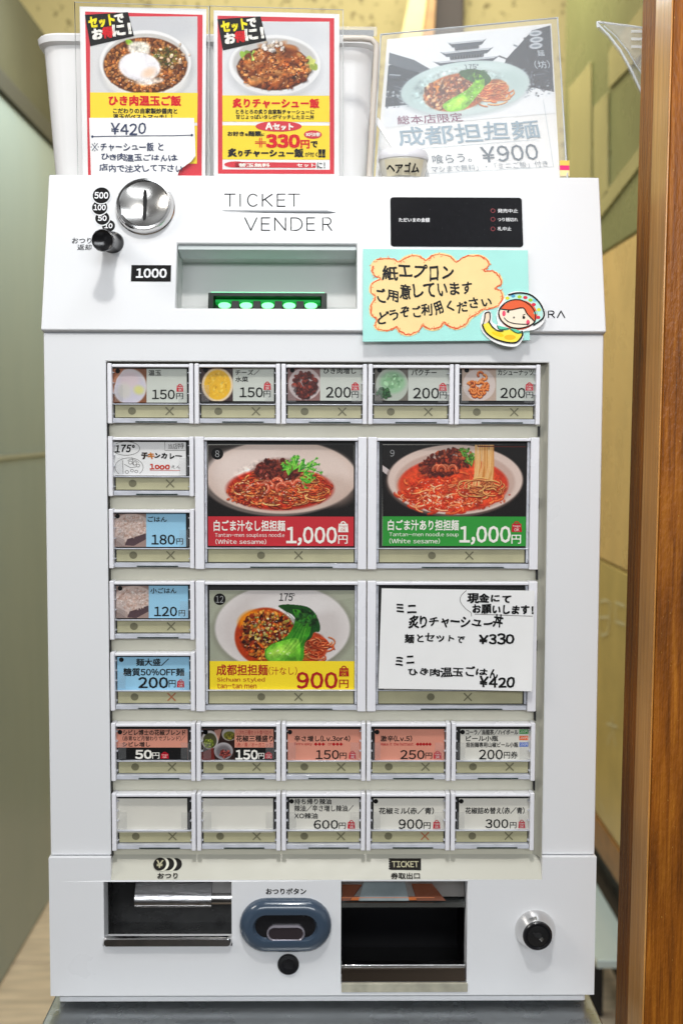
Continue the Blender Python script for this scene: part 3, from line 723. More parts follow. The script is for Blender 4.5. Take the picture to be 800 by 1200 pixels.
topping(2, 'topping button with dark red minced meat picture', ('8b6a66', pic_mince), (337, 431, 424.5, 469.5), (337, 431, 375, 469.5), GREYC, [('ひき肉増し', (379, 431.3, 417, 438), dict(bold=.014))], ('200', (382, 453.5, 411, 466)), (412, 458.7, 420, 466), (411.6, 448, 420.7, 457.5))
topping(3, 'topping button with green coriander picture', ('6f6a62', pic_cori), (439, 431, 526, 469.5), (439, 431, 478, 469.5), GREYC, [('パクチー', (482, 433, 511, 440), dict(bold=.014))], ('200', (484, 454.5, 514, 467)), (515, 459, 523, 467), (514, 448.6, 523, 458))
topping(4, 'last topping button of the top row with orange cashew picture', ('bda99a', pic_cashew), (541, 431, 627.5, 469.5), (541, 431, 581, 469.5), GREYC, [('カシューナッツ', (583, 433.2, 624.5, 440), dict(bold=.014))], ('200', (586, 454.5, 615, 466.5)), (616, 459, 624, 466.5), (615, 448, 624.5, 457.8))

# ---- left column
b = make_button(0, 1, lab='hand lettered curry button with little bowl drawing'); card(b, (132.7, 518, 218, 557.3), PAPER)
BR = ink('2b1a10', .5); ORG = ink('C97A2A', .5); THIN = ink('55504c', .5)
letters(b, CARD, INK, [('175°', (135, 521.2, 158, 530), dict(bold=.03, jit=.7, slant=.15)), ('ンカレー', (181.5, 531, 213, 537.5), dict(bold=.05, jit=.8))])
letters(b, CARD, BR, [('チ', (166, 530.5, 173.4, 538), dict(bold=.05, jit=.8))]); letters(b, CARD, ORG, [('キ', (173.8, 530.5, 181, 537.6), dict(bold=.05, jit=.8))])
letters(b, CARD, ink('C93A26', .5), [('1ooo', (176, 543.6, 199, 550), dict(bold=.04, jit=.5))]); letters(b, CARD, THIN, [('えん', (200.5, 545, 211.5, 549), dict(jit=1))])
letters(b, CARD, THIN, [('当店特', (197, 519, 216, 526.5), dict(jit=1.2))])
mb = MB(); sw = .00035
mb.stroke(CARD, [CARD.hit(148+16*math.cos(t), 525.5+8*math.sin(t)) for t in np.linspace(-2.4, 3.0, 26)], sw, .0002)
mb.stroke(CARD, [CARD.hit(151.5+16.5*math.cos(t), 547.5+11*math.sin(t)) for t in np.linspace(2.4, 7.0, 26)], sw, .0002)
for cc in ((149, 553, 2), (155, 551.5, 1.8), (160, 552.5, 1.8), (153, 542, 2.2), (158, 543, 2.4), (162, 545.5, 2)):
    mb.stroke(CARD, [CARD.hit(cc[0]+cc[2]*math.cos(t), cc[1]+cc[2]*.85*math.sin(t)) for t in np.linspace(0, 6.2, 12)], sw, .0002)
for pp in ([(144, 540), (144.5, 555)], [(146, 544), (153, 548), (160, 547)], [(150, 540), (153, 538), (158, 539), (163, 542)], [(193.3, 518.2), (193.3, 527.8), (217.3, 527.8)], [(155, 536), (157, 545)]):
    mb.stroke(CARD, [CARD.hit(*q) for q in pp], sw, .0002)
mb.build('pen_drawing', THIN, b, normals=False)
MB().stroke(CARD, [CARD.hit(176, 551), CARD.hit(211, 551.3)], .0004, .0002).build('underline', ink('C93A26', .5), b, normals=False)

def pic_rice(x0, y0, x1, y1):
    def f(p):
        W = x1-x0; cx = x0+W*.55
        p.ell(cx, y0+17, W*.62, 17, 'd9c6bd', 0, 1, 1.5)
        p.poly([(x0+W*.35, y0+37), (x0+W*.42, y0+30), (x1, y0+23), (x1, y0+30), (x0+W*.62, y0+38)], '57464a', 1)
        p.poly([(x0, y0+24), (x0+W*.36, y0+31), (x0+W*.34, y0+38), (x0+6, y0+33), (x0, y0+30)], 'b7a49c', .9)
        p.scatter(240, (cx-1, y0+15, W*.50, 13), (.5, 1.2), ['ead9d2', 'd6bdb1', 'f0e4de', 'c9a99b', 'e2cbc0'], el=(1.2, 2.2), al=.75, seed=int(y0), shade='8b6a5c')
    return f
for r, nm, tx, d, yen, cp_, lab in ((2, 'ごはん', (173.5, 605.3, 195.6, 611.3), ('180', (178, 626.6, 205, 638)), (207, 631, 214.7, 638), (133, 601.8, 218, 640.8), 'rice button on light blue card with 180 yen price'),
                               (3, '小ごはん', (176.7, 689, 207, 695.3), ('120', (181, 711, 207.5, 722)), (209.7, 715, 217, 722), (136, 686.4, 220.5, 724.3), 'small rice button on light blue card with 120 yen price')):
    b = make_button(0, r, lab=lab); card(b, cp_, BLUEC)
    p = Paint(cp_[0], cp_[1], cp_[0]+38.5, cp_[3], 3., 'a08a82'); pic_rice(cp_[0], cp_[1], cp_[0]+38.5, cp_[3])(p); p.grain(.012); p.build('food_print', b, CARD, .00006)
    letters(b, CARD, INK, [(nm, tx, dict(bold=.016))]); price(b, *d, yen, bold=.016); dot(b, cp_[0]+5, cp_[1]+3)
b = make_button(0, 4, lab='light blue text only button for extra noodles', redx=True); card(b, (137.7, 770, 222, 808.7), BLUEC)
letters(b, CARD, INK, [('麺大盛／', (160, 771.8, 198, 780.2), dict(bold=.022)), ('糖質50%OFF麺', (145, 783, 216, 792), dict(bold=.022))]); price(b, '200', (162.7, 793.6, 197, 806.2), (198, 797, 206, 805.4), bold=.02)
bag(b, (207.5, 796, 216.3, 805.4)); dot(b, 142.5, 773)

# ---- large pictures
def noodle(p, cx, cy, a, b, n, pal, seed, wd=1.2, dark='5e160a'):
    r = random.Random(seed)
    for _ in range(n):
        t = r.random()*6.28; q = r.random()**.5; x, y = cx+a*q*math.cos(t), cy+b*q*math.sin(t); R_ = r.uniform(5, 15); a0 = r.random()*6.28; a1 = a0+r.uniform(.8, 2.2); c = np.array(hx(r.choice(pal)))*r.uniform(.85, 1.1)
        p.arc(x, y+.7, R_, a0, a1, wd*1.5, dark, .55, .45, 6); p.arc(x, y, R_, a0, a1, wd, np.clip(c, 0, 1), .95, .45, 6); p.arc(x, y-.25, R_, a0, a1, wd*.35, np.clip(c*1.3+.08, 0, 1), .7, .45, 6)
def leaves(p, pts, seed, pal=('3f9a2c', '6cc23e', '2c7a26', '8fd65a')):
    r = random.Random(seed)
    for (x, y, L, a) in pts:
        for k in range(6):
            an = a+r.uniform(-.9, .9); l = L*r.uniform(.5, 1); x1, y1 = x+l*math.cos(an), y+l*math.sin(an); c = r.choice(pal)
            p.line([(x, y), ((x+x1)/2+r.uniform(-1, 1), (y+y1)/2+r.uniform(-1, 1)), (x1, y1)], r.uniform(.8, 1.6), c)
            for _ in range(3): p.ell(x1+r.uniform(-1.4, 1.4), y1+r.uniform(-1.4, 1.4), r.uniform(.8, 1.8), r.uniform(.5, 1), r.choice(pal), r.random()*3)
def big_card(c, r, px, lab, paint, bandm, texts, numpx, num, tcol, pr, yen, bagpx, bagm=None, bagf=None):
    b = make_button(c, r, True, lab); card(b, px, OFFW)
    yb = px[3]-34.5
    p = Paint(px[0], px[1], px[2], yb+1, 2.2, '14100f'); paint(p); p.grain(.015); p.build('food_print', b, CARD, .00006)
    band(b, (px[0], yb, px[2], px[3]), bandm, .0001)
    letters(b, CARD, tcol, texts, .0003); letters(b, CARD, tcol, [('1,000' if pr[0] == '1,000' else pr[0], pr[1], dict(bold=.02)), ('円', yen, dict(bold=.012))], .0003)
    bag(b, bagpx, bagm, bagf, w=.0003)
    if num != '9': MB().poly(CARD, ellip(CARD.hit(numpx[0], numpx[1]), .0050, .0049, 24), .0002).build('number_disc', BLKC, b, normals=False)
    w_ = 5 if len(num) == 1 else 9
    letters(b, CARD, ink('9fa0a0', .5), [(num, (numpx[0]-w_/2, numpx[1]-4, numpx[0]+w_/2, numpx[1]+4), {})], .0003)
    return b
def p8(p):
    p.poly([(244, 521), (300, 521), (244, 545)], '3a332e', .6)
    p.ell(326, 561, 90, 44, '6f6560', 0, 1, 2); p.ell(330, 559, 88, 43, 'd9c3b6', 0, 1, 1.5); p.ell(330, 557, 84, 39, 'e7d5cb', 0, .9, 8); p.ell(300, 545, 50, 20, 'eedfd7', 0, .7, 12); p.ell(385, 575, 30, 18, 'c9b1a4', 0, .6, 10)
    p.ell(328, 573, 62, 25, 'a3291d', 0, 1, 3); p.ell(328, 573, 58, 22, 'c23a22', 0, .9, 4)
    p.texture((328, 573, 62, 24), .10, 8)
    noodle(p, 328, 573, 52, 18, 300, ['a83a20', 'b8481f', '8e2616', 'c05428'], 33, 1.5, '4a0e08')
    noodle(p, 330, 572, 50, 17, 330, ['c8502a', 'd9743c', 'e39a5e', 'b43a20', 'cf6034', 'eba870'], 3, 1.15)
    p.scatter(120, (300, 580, 36, 13), (.6, 1.7), ['d65a34', 'b8301e', 'e8824e', '8c1c14'], seed=12, al=.8)
    p.ell(326, 553, 27, 15, '6a2a20', 0, .8, 6)
    p.scatter(240, (325, 551, 26, 13), (.9, 2.1), ['7a3226', '5e2019', '96443a', '8c3a28', '431410'], seed=13)
    for x, y, a in ((314, 569, 3.4), (325, 566, 3.8), (338, 570, 3.), (309, 572, 4.2), (350, 568, 3.3), (330, 572, 2.6)):
        p.arc(x, y+.8, 6, a, a+3.3, 5, '5a1a10', .6, .9); p.arc(x, y, 6, a, a+3.3, 4, 'c4553a', 1, .9); p.arc(x-.4, y-.8, 6, a, a+3.3, 1.2, 'e89a7c', .9, .9)
    p.texture((328, 566, 60, 32), .09, 9); p.glints(60, (320, 573, 46, 16), 10)
    leaves(p, [(338, 556, 14, -1.2), (344, 550, 16, -.9), (350, 552, 18, -.5), (356, 555, 18, -.2), (346, 545, 12, -1.9), (352, 560, 14, .3), (340, 548, 12, -2.6), (360, 548, 18, .1)], 5)
def p9(p):
    p.poly([(448, 545), (462, 555), (478, 566), (474, 572), (460, 562), (448, 552)], 'd8cbc8')
    p.ell(532, 564, 80, 42, '5c4c46', 0, 1, 2); p.ell(533, 562, 79, 41, 'e2cdc2', 0, 1, 1.5); p.ell(533, 565, 70, 36, 'cbb0a4', 0, 1, 2)
    p.ell(531, 568, 64, 32, 'c8402a', 0, 1, 2); p.ell(528, 570, 60, 28, 'd9522e', 0, .9, 5)
    noodle(p, 525, 578, 56, 20, 170, ['c8401f', 'b8341a', 'e06a3a', 'd65a30'], 36, 2.0, 'a8260f')
    noodle(p, 520, 582, 48, 15, 90, ['e8794a', 'd14a28', 'f09a68', 'c23a20', 'f2b288'], 31, 1.2, 'a82c18')
    p.scatter(160, (555, 578, 42, 18), (.5, 1.5), ['e06a3e', 'f09a6c', 'b93220', 'd85030'], seed=32, al=.7, shade='7c1c10')
    p.scatter(30, (510, 588, 40, 8), (.4, 1.1), ['f6cdb4', 'efb898'], seed=35, light=False)
    p.scatter(300, (522, 542, 32, 14, -.25), (.9, 2.2), ['8a3a26', '6a241a', 'a85032', '501810'], seed=33)
    for x in (512, 521, 530, 517):
        p.arc(x, 552, 5, 3.2, 6.4, 5, '4a160c', .7, 1.1); p.arc(x, 551, 5, 3.2, 6.4, 3.8, 'b04e30', 1, 1.1); p.arc(x-.4, 550, 5, 3.2, 6.4, 1.1, 'dd9070', .8, 1.1)
    p.texture((531, 568, 64, 34), .08, 19); p.glints(70, (525, 578, 50, 18), 20)
    leaves(p, [(543, 535, 12, -1.6), (549, 540, 12, -1.2), (552, 546, 12, -2.)], 6, ('4d8a30', '79b04c', '335f22'))
    r = random.Random(4)
    for k in range(70):
        x = 556+r.uniform(0, 22); c = r.choice(['e8b878', 'd59a58', 'f2cd98', 'c98a4a', 'eec48a'])
        p.line([(x, 521), (x+r.uniform(-1, 1), 545), (x+r.uniform(-4, 2)-2, 566+r.uniform(-3, 6))], .9, c, .9)
    noodle(p, 563, 572, 18, 8, 60, ['e2a868', 'd8925a', 'c87444'], 41, 1.1)
    p.line([(560, 523), (615, 523.5)], 1.2, '5a1c14')
def p12(p):
    p.I[:] = np.array(hx('a9ac9a')); p.poly([(246, 690), (415, 690), (415, 700), (246, 730)], 'b8baa8', .5)
    p.ell(332, 738, 81, 53, '6e6a60', 0, .6, 8); p.ell(331, 736, 79, 51, 'e4dedb', 0, 1, 2); p.ell(330, 738, 72, 45, 'cfc7c4', 0, .7, 10); p.ell(345, 708, 45, 14, 'efebe9', 0, .7, 8)
    p.ell(311, 746, 36, 34, 'a83c18', 0, 1, 2); p.ell(294, 726, 15, 10, 'e28a1c', -.4, 1, 5); p.ell(362, 758, 22, 18, 'b2482a', 0, 1, 2)
    noodle(p, 365, 760, 17, 15, 60, ['c8603a', 'b4441f', 'd9855a'], 51, 1.2)
    p.scatter(520, (313, 745, 31, 29, .3), (.9, 2.3), ['7a2a12', '4a160c', 'b8561e', 'd98a3c', '2e0e08', 'e0a24c', '96381a', 'c8641e'], seed=52)
    p.scatter(60, (318, 735, 26, 18), (.7, 1.5), ['d8c060', 'ece0a0', '8a9040'], seed=53, al=.8)
    p.texture((322, 748, 46, 36), .10, 29); p.glints(50, (312, 745, 28, 26), 30, size=(.3, .7))
    lf = catmull([(326, 710), (336, 708), (350, 709), (360, 711), (367, 716), (372, 724), (375, 733), (374, 740), (368, 741), (364, 748), (356, 750), (350, 735), (344, 722), (334, 716)], 5); p.poly(lf, '1c4a1e')
    lf = catmull([(343, 714), (356, 717), (364, 728), (363, 742), (357, 754), (352, 776), (318, 776), (310, 764), (318, 755), (332, 749), (342, 737), (346, 724)], 5); p.poly(lf, '3f8c28')
    p.poly(catmull([(312, 765), (318, 756), (334, 750), (348, 748), (352, 760), (348, 776), (320, 776)], 5), '7cc040', .9)
    p.ell(328, 765, 14, 7, 'b6de62', -.3, .9, 6); p.ell(340, 757, 10, 4, '9ed256', -.5, .8, 4)
    for k in range(7): p.line([(322+k*4, 772-k*2), (338+k*2.6, 752), (352+k, 730+k)], .7, '2f7420' if k % 2 else 'a8dc6a', .5)
    for k in range(9): p.line([(330+k*5, 713+abs(k-4)*1.2), (346+k*2, 728+k)], .5, '0f3012' if k % 2 else '3f7c38', .55)
    p.ell(337, 771, 22, 5, '4f9a2c', -.05, .45, 4); p.ell(349, 738, 5, 14, '2d6f22', .5, .5, 4); p.texture((338, 745, 42, 36), .07, 39, (1.5, 4, 9)); p.glints(10, (328, 764, 12, 6), 40, 'f4ffd8', (.5, 1.2), .6)
    p.scatter(60, (358, 722, 14, 9, .6), (.8, 2.), ['16401a', '2b6a28', '103212', '3c7c34'], seed=55, al=.7)
LT = dict(bold=.016)
big_card(1, 1, (244, 521.3, 414.3, 639.8), 'large button with red 1,000 yen band and soupless noodle bowl', p8, mat('card_red', (.56, .006, .018), .6), [('白ごま汁なし担担麺', (250.7, 609.8, 334, 622.2), dict(bold=.02)), ('Tantan-men soupless noodle', (252, 624.5, 333.4, 630.4), {}), ('(White sesame)', (252.6, 631.6, 312, 637.8), dict(bold=.006))], (254.7, 531.7), '8', WHT, ('1,000', (335.8, 617.6, 394.3, 638.8)), (396.3, 627.3, 407, 637), (396, 610.6, 408, 623.6), WHT, RED)
big_card(3, 1, (448, 521.3, 617.7, 639.8), 'large button with green 1,000 yen band and soup noodle bowl', p9, mat('card_green', (.008, .30, .02), .6), [('白ごま汁あり担担麺', (454.4, 609.3, 537, 621.4), dict(bold=.02)), ('Tantan-men noodle soup', (455.7, 623.8, 537, 629.6), {}), ('(White sesame)', (456, 630.8, 515, 637.2), dict(bold=.006))], (459.4, 531), '9', WHT, ('1,000', (538.4, 616.8, 597.5, 637.9)), (598.8, 626.8, 609.8, 637), (598.8, 610.6, 611, 623.4), RED, WHT)
MAR = ink('B01A1C', .4)
b = big_card(1, 3, (246, 692, 415, 809.2), 'large button with yellow 900 yen band and green leaf bowl', p12, mat('card_yellow', (.96, .73, .005), .6), [('成都担担麺', (254, 778.8, 313.7, 791.2), dict(bold=.018)), ('(汁なし)', (315, 781.2, 348, 791), {}), ('Sichuan styled', (254.4, 793.8, 310.3, 799.8), dict(bold=.008)), ('tan-tan men', (254.4, 801, 300.6, 806.6), dict(bold=.008))], (257.5, 702.2), '12', MAR, ('900', (348, 787.8, 395, 806.6)), (397.3, 796.5, 408, 806), (397, 779.8, 408.7, 792.6), MAR, ink('F2CB12', .4))
letters(b, CARD, INK, [('175', (327, 695.3, 343, 704), dict(bold=.012, slant=.1)), ('°', (342, 695, 345.5, 698.5), {})], .0003)
b = make_button(3, 3, True, 'large button covered by a handwritten paper'); card(b, (450, 692, 619, 809), OFFW)

# ---- two lower rows
def ccard(c, r, lab, px, m, dt=True, redx=False):
    b = make_button(c, r, lab=lab, redx=redx); card(b, px, m)
    if dt: dot(b, px[0]+(4.8 if c < 2 else 2.6), px[1]+3.2)
    return b
b = ccard(0, 5, 'pink and black button priced 50 yen', (136, 854.6, 220, 892.3), PINKC); band(b, (136, 876, 220, 892.2), BLKC)
letters(b, CARD, INK, [('シビレ博士の花椒ブレンド', (144.4, 855, 217.5, 861.6), dict(bold=.02)), ('(赤青など月替わりでブレンド)／', (144, 862.4, 217, 868), dict(bold=.01)), ('シビレ増し', (144, 869.3, 176, 875), dict(bold=.02))]); price(b, '50', (159, 879, 178, 889), (178.8, 881.8, 187, 889), WHT, .03); bag(b, (188.5, 881, 198, 888.8))
b = ccard(1, 5, 'pink and black button with small pepper pots picture', (236, 854.6, 320.5, 892.3), PINKC)
p = Paint(236, 854.6, 275, 892.2, 3., '2a1a16')
p.ell(246, 867, 10, 11, 'c9c3c0'); p.ell(246, 868, 8, 9, '4a4a30'); p.scatter(70, (245, 871, 5.5, 5), (.5, 1.2), ['8a9a3a', '6a7a2a', 'a4b04e'], seed=2); p.ell(269, 860, 9, 8, 'b7b1ae'); p.ell(269, 862, 7, 5, '6a6a30'); p.scatter(40, (269, 863, 5, 3.5), (.5, 1.1), ['8f8a34', '5e5a22'], seed=3)
p.ell(262, 880, 11, 10, 'b8b4b6'); p.ell(262, 881, 9, 8, '6a6466', 0, .9, 4); p.scatter(60, (264, 883, 6, 5), (.5, 1.2), ['8a3a34', '5c2422', 'a85a50'], seed=4); p.poly([(236, 882), (250, 876), (252, 892), (236, 892)], '7a2c26', .8); p.poly([(251, 856), (260, 854), (256, 868)], 'd8a090', .8)
p.grain(.015); p.build('food_print', b, CARD, .00006); band(b, (275, 876, 320.5, 892.2), BLKC)
letters(b, CARD, ink('A8201C', .4), [('しびれ三種セット食べ比べ', (277, 855.5, 318, 860.8), {}), ('(赤／青／オーガニック)', (277, 870, 320, 875.4), {})]); letters(b, CARD, INK, [('花椒三種盛り', (277, 861.7, 320, 869), dict(bold=.02))])
price(b, '150', (276.5, 879, 302, 889.8), (303, 882.4, 309.8, 889.2), WHT, .03); bag(b, (310.5, 881, 319, 888.8)); dot(b, 241, 858)
DIA = ink('B5121B', .4)
def dias(b, x, y, n, s=5., gap_at=None):
    mb = MB()
    for k in range(n):
        xx = x+k*s+(0 if gap_at is None or k < gap_at else 8); mb.poly(CARD, [CARD.hit(xx-2.2, y), CARD.hit(xx, y+2.1), CARD.hit(xx+2.2, y), CARD.hit(xx, y-2.1)], .0002)
    mb.build('heat_mark', DIA, b, normals=False)
b = ccard(2, 5, 'salmon button priced 150 yen', (337, 854.6, 423, 892.3), PINKC)
letters(b, CARD, INK, [('辛さ増し(Lv.3or4)', (345, 862, 410, 868.8), dict(bold=.02))]); letters(b, CARD, DIA, [('Extra spicy', (345, 870, 365.5, 873.8), dict(bold=.01)), ('or', (384, 870.6, 389, 873.6), {})]); dias(b, 370, 872, 6, 4.3, 3); price(b, '150', (370, 879, 397, 889.5), (398, 882, 406, 889)); bag(b, (408.6, 879.6, 417, 889))
b = ccard(3, 5, 'salmon button priced 250 yen', (439, 854.6, 520.4, 892.3), PINKC)
letters(b, CARD, INK, [('激辛(Lv.5)', (445.6, 862, 482.4, 868.8), dict(bold=.02))]); letters(b, CARD, DIA, [('Make it the hottest', (445.6, 870, 484, 873.6), dict(bold=.01))]); dias(b, 489, 872, 5, 3.6); price(b, '250', (469, 879, 497, 889.5), (498, 882, 506, 889)); bag(b, (507.7, 879.6, 517, 889))
b = ccard(4, 5, 'drinks button with green, orange and blue tags', (539, 854.6, 621, 892.3), OFFW)
letters(b, CARD, INK, [('コーラ／烏龍茶／ハイボール', (545.7, 854.9, 606.5, 861), dict(bold=.02)), ('ビール小瓶', (545.7, 862.2, 583, 868.5), dict(bold=.02)), ('担担麺専用山椒ビール小瓶', (545.7, 869.8, 606.5, 875.6), dict(bold=.02))])
for y, cc in ((854.8, '2F9A43'), (862.2, 'E8662A'), (869.8, '3C6FD0')):
    MB().rect(CARD, CARD.rect(608, y, 618.5, y+5.2), .0001).build('colour_tag', ink(cc, .4), b, normals=False); letters(b, CARD, WHT, [('200円', (609, y+1, 617.5, y+4.2), {})], .0002)
price(b, '200', (561, 878.4, 588.6, 889.8), (590, 880.5, 606, 888.8), suffix='円券')
BC = (338, 935.8, 423, 973.5)
b = ccard(0, 6, 'first of the two blank cream buttons in the bottom row', (137.5, 935.8, 219.5, 975.5), OFFW, False)
b = ccard(1, 6, 'second of the two blank cream buttons in the bottom row', (237.5, 935.8, 320, 975.5), OFFW, False)
b = ccard(2, 6, 'cream button priced 600 yen', (339, 935.7, 421, 974), OFFW, redx=False)
letters(b, CARD, INK, [('持ち帰り辣油', (345, 935.9, 388, 942.5), dict(bold=.02)), ('辣油／辛さ増し辣油／', (345, 943.6, 414, 950.8), dict(bold=.014)), ('XO辣油', (345, 952.6, 372, 959.3), dict(bold=.016))]); price(b, '600', (367.6, 961, 396, 971.2), (397, 964, 405, 971)); bag(b, (407, 960.8, 416, 971))
b = ccard(3, 6, 'cream button priced 900 yen', (437.5, 935.7, 520.5, 974), OFFW, redx=True)
letters(b, CARD, INK, [('花椒ミル(赤/青)', (444, 946.3, 508, 954), dict(bold=.018))]); price(b, '900', (467, 960, 495, 971.3), (496, 963.6, 504, 971)); bag(b, (507, 960.6, 515.5, 971))
b = ccard(4, 6, 'cream button priced 300 yen', (537.5, 935.7, 620, 974), OFFW)
letters(b, CARD, INK, [('花椒詰め替え(赤/青)', (545, 946, 614, 953.6), dict(bold=.018))]); price(b, '300', (568.5, 960, 595, 970.3), (597, 963.4, 604.5, 970.5)); bag(b, (606.7, 960.3, 615, 970.5))
for L_ in COVS.values():
    for o in L_:
        if o: bpy.data.objects.remove(o)
# ---------------------------------------------------------------- lower panel fittings
LB = ink('17130F', .4)
# coin return tray
tu0, tv0, tu1, tv1 = tray; D = .045
mb = MB(); f = LP
mb.add([f.pt(tu0, tv0, -.0201), f.pt(tu0, tv0, -D), f.pt(tu1, tv0, -D), f.pt(tu1, tv0, -.0201)], [(0, 1, 2, 3)])
mb.add([f.pt(tu0, tv0, -.0201), f.pt(tu0, tv1, -.0201), f.pt(tu0, tv1, -D), f.pt(tu0, tv0, -D)], [(0, 1, 2, 3)])
mb.add([f.pt(tu1, tv0, -.0201), f.pt(tu1, tv1, -.0201), f.pt(tu1, tv1, -D), f.pt(tu1, tv0, -D)], [(0, 1, 2, 3)])
mb.add([f.pt(tu0, tv1, -.0201), f.pt(tu1, tv1, -.0201), f.pt(tu1, tv1, -D), f.pt(tu0, tv1, -D)], [(0, 1, 2, 3)])
mb.add([f.pt(tu0, tv0, -D), f.pt(tu1, tv0, -D), f.pt(tu1, tv1, -D), f.pt(tu0, tv1, -D)], [(0, 1, 2, 3)])
MB.build(mb, 'coin_tray', mat('dark_tray_metal', (.018, .018, .018), .25, rvar=.06, vscale=40), M_)
def curved(f, u0, u1, vtop, vbot, w_front, w_back, m, name, n=12, belly=.006):
    vs = []; fs = []
    for k in range(n+1):
        t = k/n; v = vtop+(vbot-vtop)*t; w_ = w_back+(w_front-w_back)*math.sin(t*math.pi*.55)
        vs += [f.pt(u0, v, w_), f.pt(u1, v, w_)]
    for k in range(n): fs.append((2*k, 2*k+1, 2*k+3, 2*k+2))
    return MB().add(vs, fs).build(name, m, M_, smooth=True, normals=False)
x1_, x2_ = LP.hit(155, 1060)[0], LP.hit(246, 1060)[0]; vm_ = LP.hit(200, 1068)[1]
curved(LP, x1_, x2_, tv1, vm_, -.012, -.034, STEEL, 'coin_flap')
curved(LP, x2_+.0006, tu1-.0004, tv1, vm_+.002, -.010, -.030, CHROME, 'side_flap')
MB().box(LP, (x1_, vm_-.0012, x2_, vm_+.0002), -.0155, -.0118).build('flap_edge', CHROME, M_, bevel=.0003)
lip = LP.rect(122, 1097.5, 271.5, 1107.5)
mb = MB().sweep(LP, lambda ins: rrect((lip[0]+ins, lip[1]+ins, lip[2]-ins, lip[3]-ins), .003-ins*.6, 4), [(-.0005, 0), (0, .0035), (.0008, .0045)]); mb.build('tray_lip', CHROME, M_, smooth=True)
MB().sweep(LP, lambda ins: rrect((lip[0]-.001+ins, lip[1]-.001+ins, lip[2]+.001-ins, lip[3]-.004-ins), .0035-ins*.6, 4), [(0, 0), (.0003, .001)]).build('lip_surround', WHITE, M_, smooth=True)
# ticket slot
su0, sv0, su1, sv1 = slot; D2 = .075
mb = MB()
for q in (((su0, sv0), (su1, sv0)), ((su0, sv0), (su0, sv1)), ((su1, sv0), (su1, sv1)), ((su0, sv1), (su1, sv1))):
    mb.add([LP.pt(*q[0], -.0201), LP.pt(*q[1], -.0201), LP.pt(*q[1], -D2), LP.pt(*q[0], -D2)], [(0, 1, 2, 3)])
mb.add([LP.pt(su0, sv0, -D2), LP.pt(su1, sv0, -D2), LP.pt(su1, sv1, -D2), LP.pt(su0, sv1, -D2)], [(0, 1, 2, 3)])
mb.build('ticket_chute', mat('black_lacquered_steel', (.004, .004, .005), .3), M_); MATS['black_lacquered_steel'].node_tree.nodes['Principled BSDF'].inputs['Specular IOR Level'].default_value = .2
rb = LP.rect(400, 1033, 547, 1056); e = .0007
vs = [LP.pt(su0+e, rb[3]-.0005, -.030), LP.pt(su1-e, rb[3]-.0005, -.030), LP.pt(su1-e, rb[1], -.010), LP.pt(su0+e, rb[1], -.010)]
MB().add(vs, [(0, 1, 2, 3)]).build('reflector', mat('mirror_steel', (.62, .60, .58), .07, 1, bump=.08, bscale=14, stretch=(1, 3, 3)), M_, normals=False)
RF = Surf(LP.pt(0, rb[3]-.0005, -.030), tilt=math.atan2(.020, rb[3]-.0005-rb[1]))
for nm, pts, mm in (('orange_reflection', ((400.8, 1037), (424, 1037), (410, 1056), (400.8, 1056)), mat('orange_brown_reflection', (.16, .05, .024), .25)), ('pale_reflection', ((426, 1034), (474, 1034), (479, 1056), (420, 1056)), mat('pale_blue_reflection', (.22, .26, .27), .4, var=.15, vscale=60)), ('orange_reflection', ((482, 1036), (506, 1036), (522, 1056), (488, 1056)), mat('orange_brown_reflection', (.16, .05, .024), .25))):
    MB().poly(RF, [RF.hit(*p) for p in pts][::-1], .0008).build(nm, mm, M_, normals=False)  # coloured shapes standing in for reflections in the mirror steel
g1 = LP.rect(400, 1056.2, 510, 1059.6); MB().box(LP, (su0+e, g1[1], g1[2], g1[3]), -.0105, -.0082).build('orange_guide', mat('orange_plastic', (.60, .17, .05), .3), M_, bevel=.0003)
g1 = LP.rect(400, 1060.5, 547, 1071); MB().sweep(LP, lambda ins: rrect((su0+e, g1[1]+ins, su1-e, g1[3]-ins), .0008, 2), [(0, -.016), (.0005, -.012), (.002, -.0095)]).build('roller_bar', mat('grey_steel_bar', (.33, .35, .34), .25, .9), M_, smooth=True)
g1 = LP.rect(400, 1132.6, 547, 1136.2); MB().box(LP, (su0+e, g1[1], su1-e, g1[3]), -.012, -.003).build('steel_edge', CHROME, M_, bevel=.0004)
g2 = LP.rect(400, 1136.5, 547, 1151.5); MB().add([LP.pt(su0+e, g2[1], -.002), LP.pt(su1-e, g2[1], -.002), LP.pt(su1-e, g2[3], -.0085), LP.pt(su0+e, g2[3], -.0085)], [(0, 1, 2, 3)]).build('tray_front', mat('bronze_gloss', (.10, .075, .055), .08, .9, bump=.05, bscale=20), M_, normals=False)
lipk = LP.rect(400, 1151.8, 547.5, 1162.3); MB().box(LP, (lipk[0], lipk[1], lipk[2], lipk[3]), -.002, .0012).build('chute_lip', mat('worn_khaki_lip', (.42, .40, .31), .35, var=.25, vscale=60), M_, bevel=.0006)
# icons
c0 = LP.hit(187.6, 1013); kk = LP.k(187, 1013)[0]; SL = Surf((0, -.004, 0))
def disc(sf, c, r, w): return MB().poly(sf, ellip(c, r, r, 28), w)
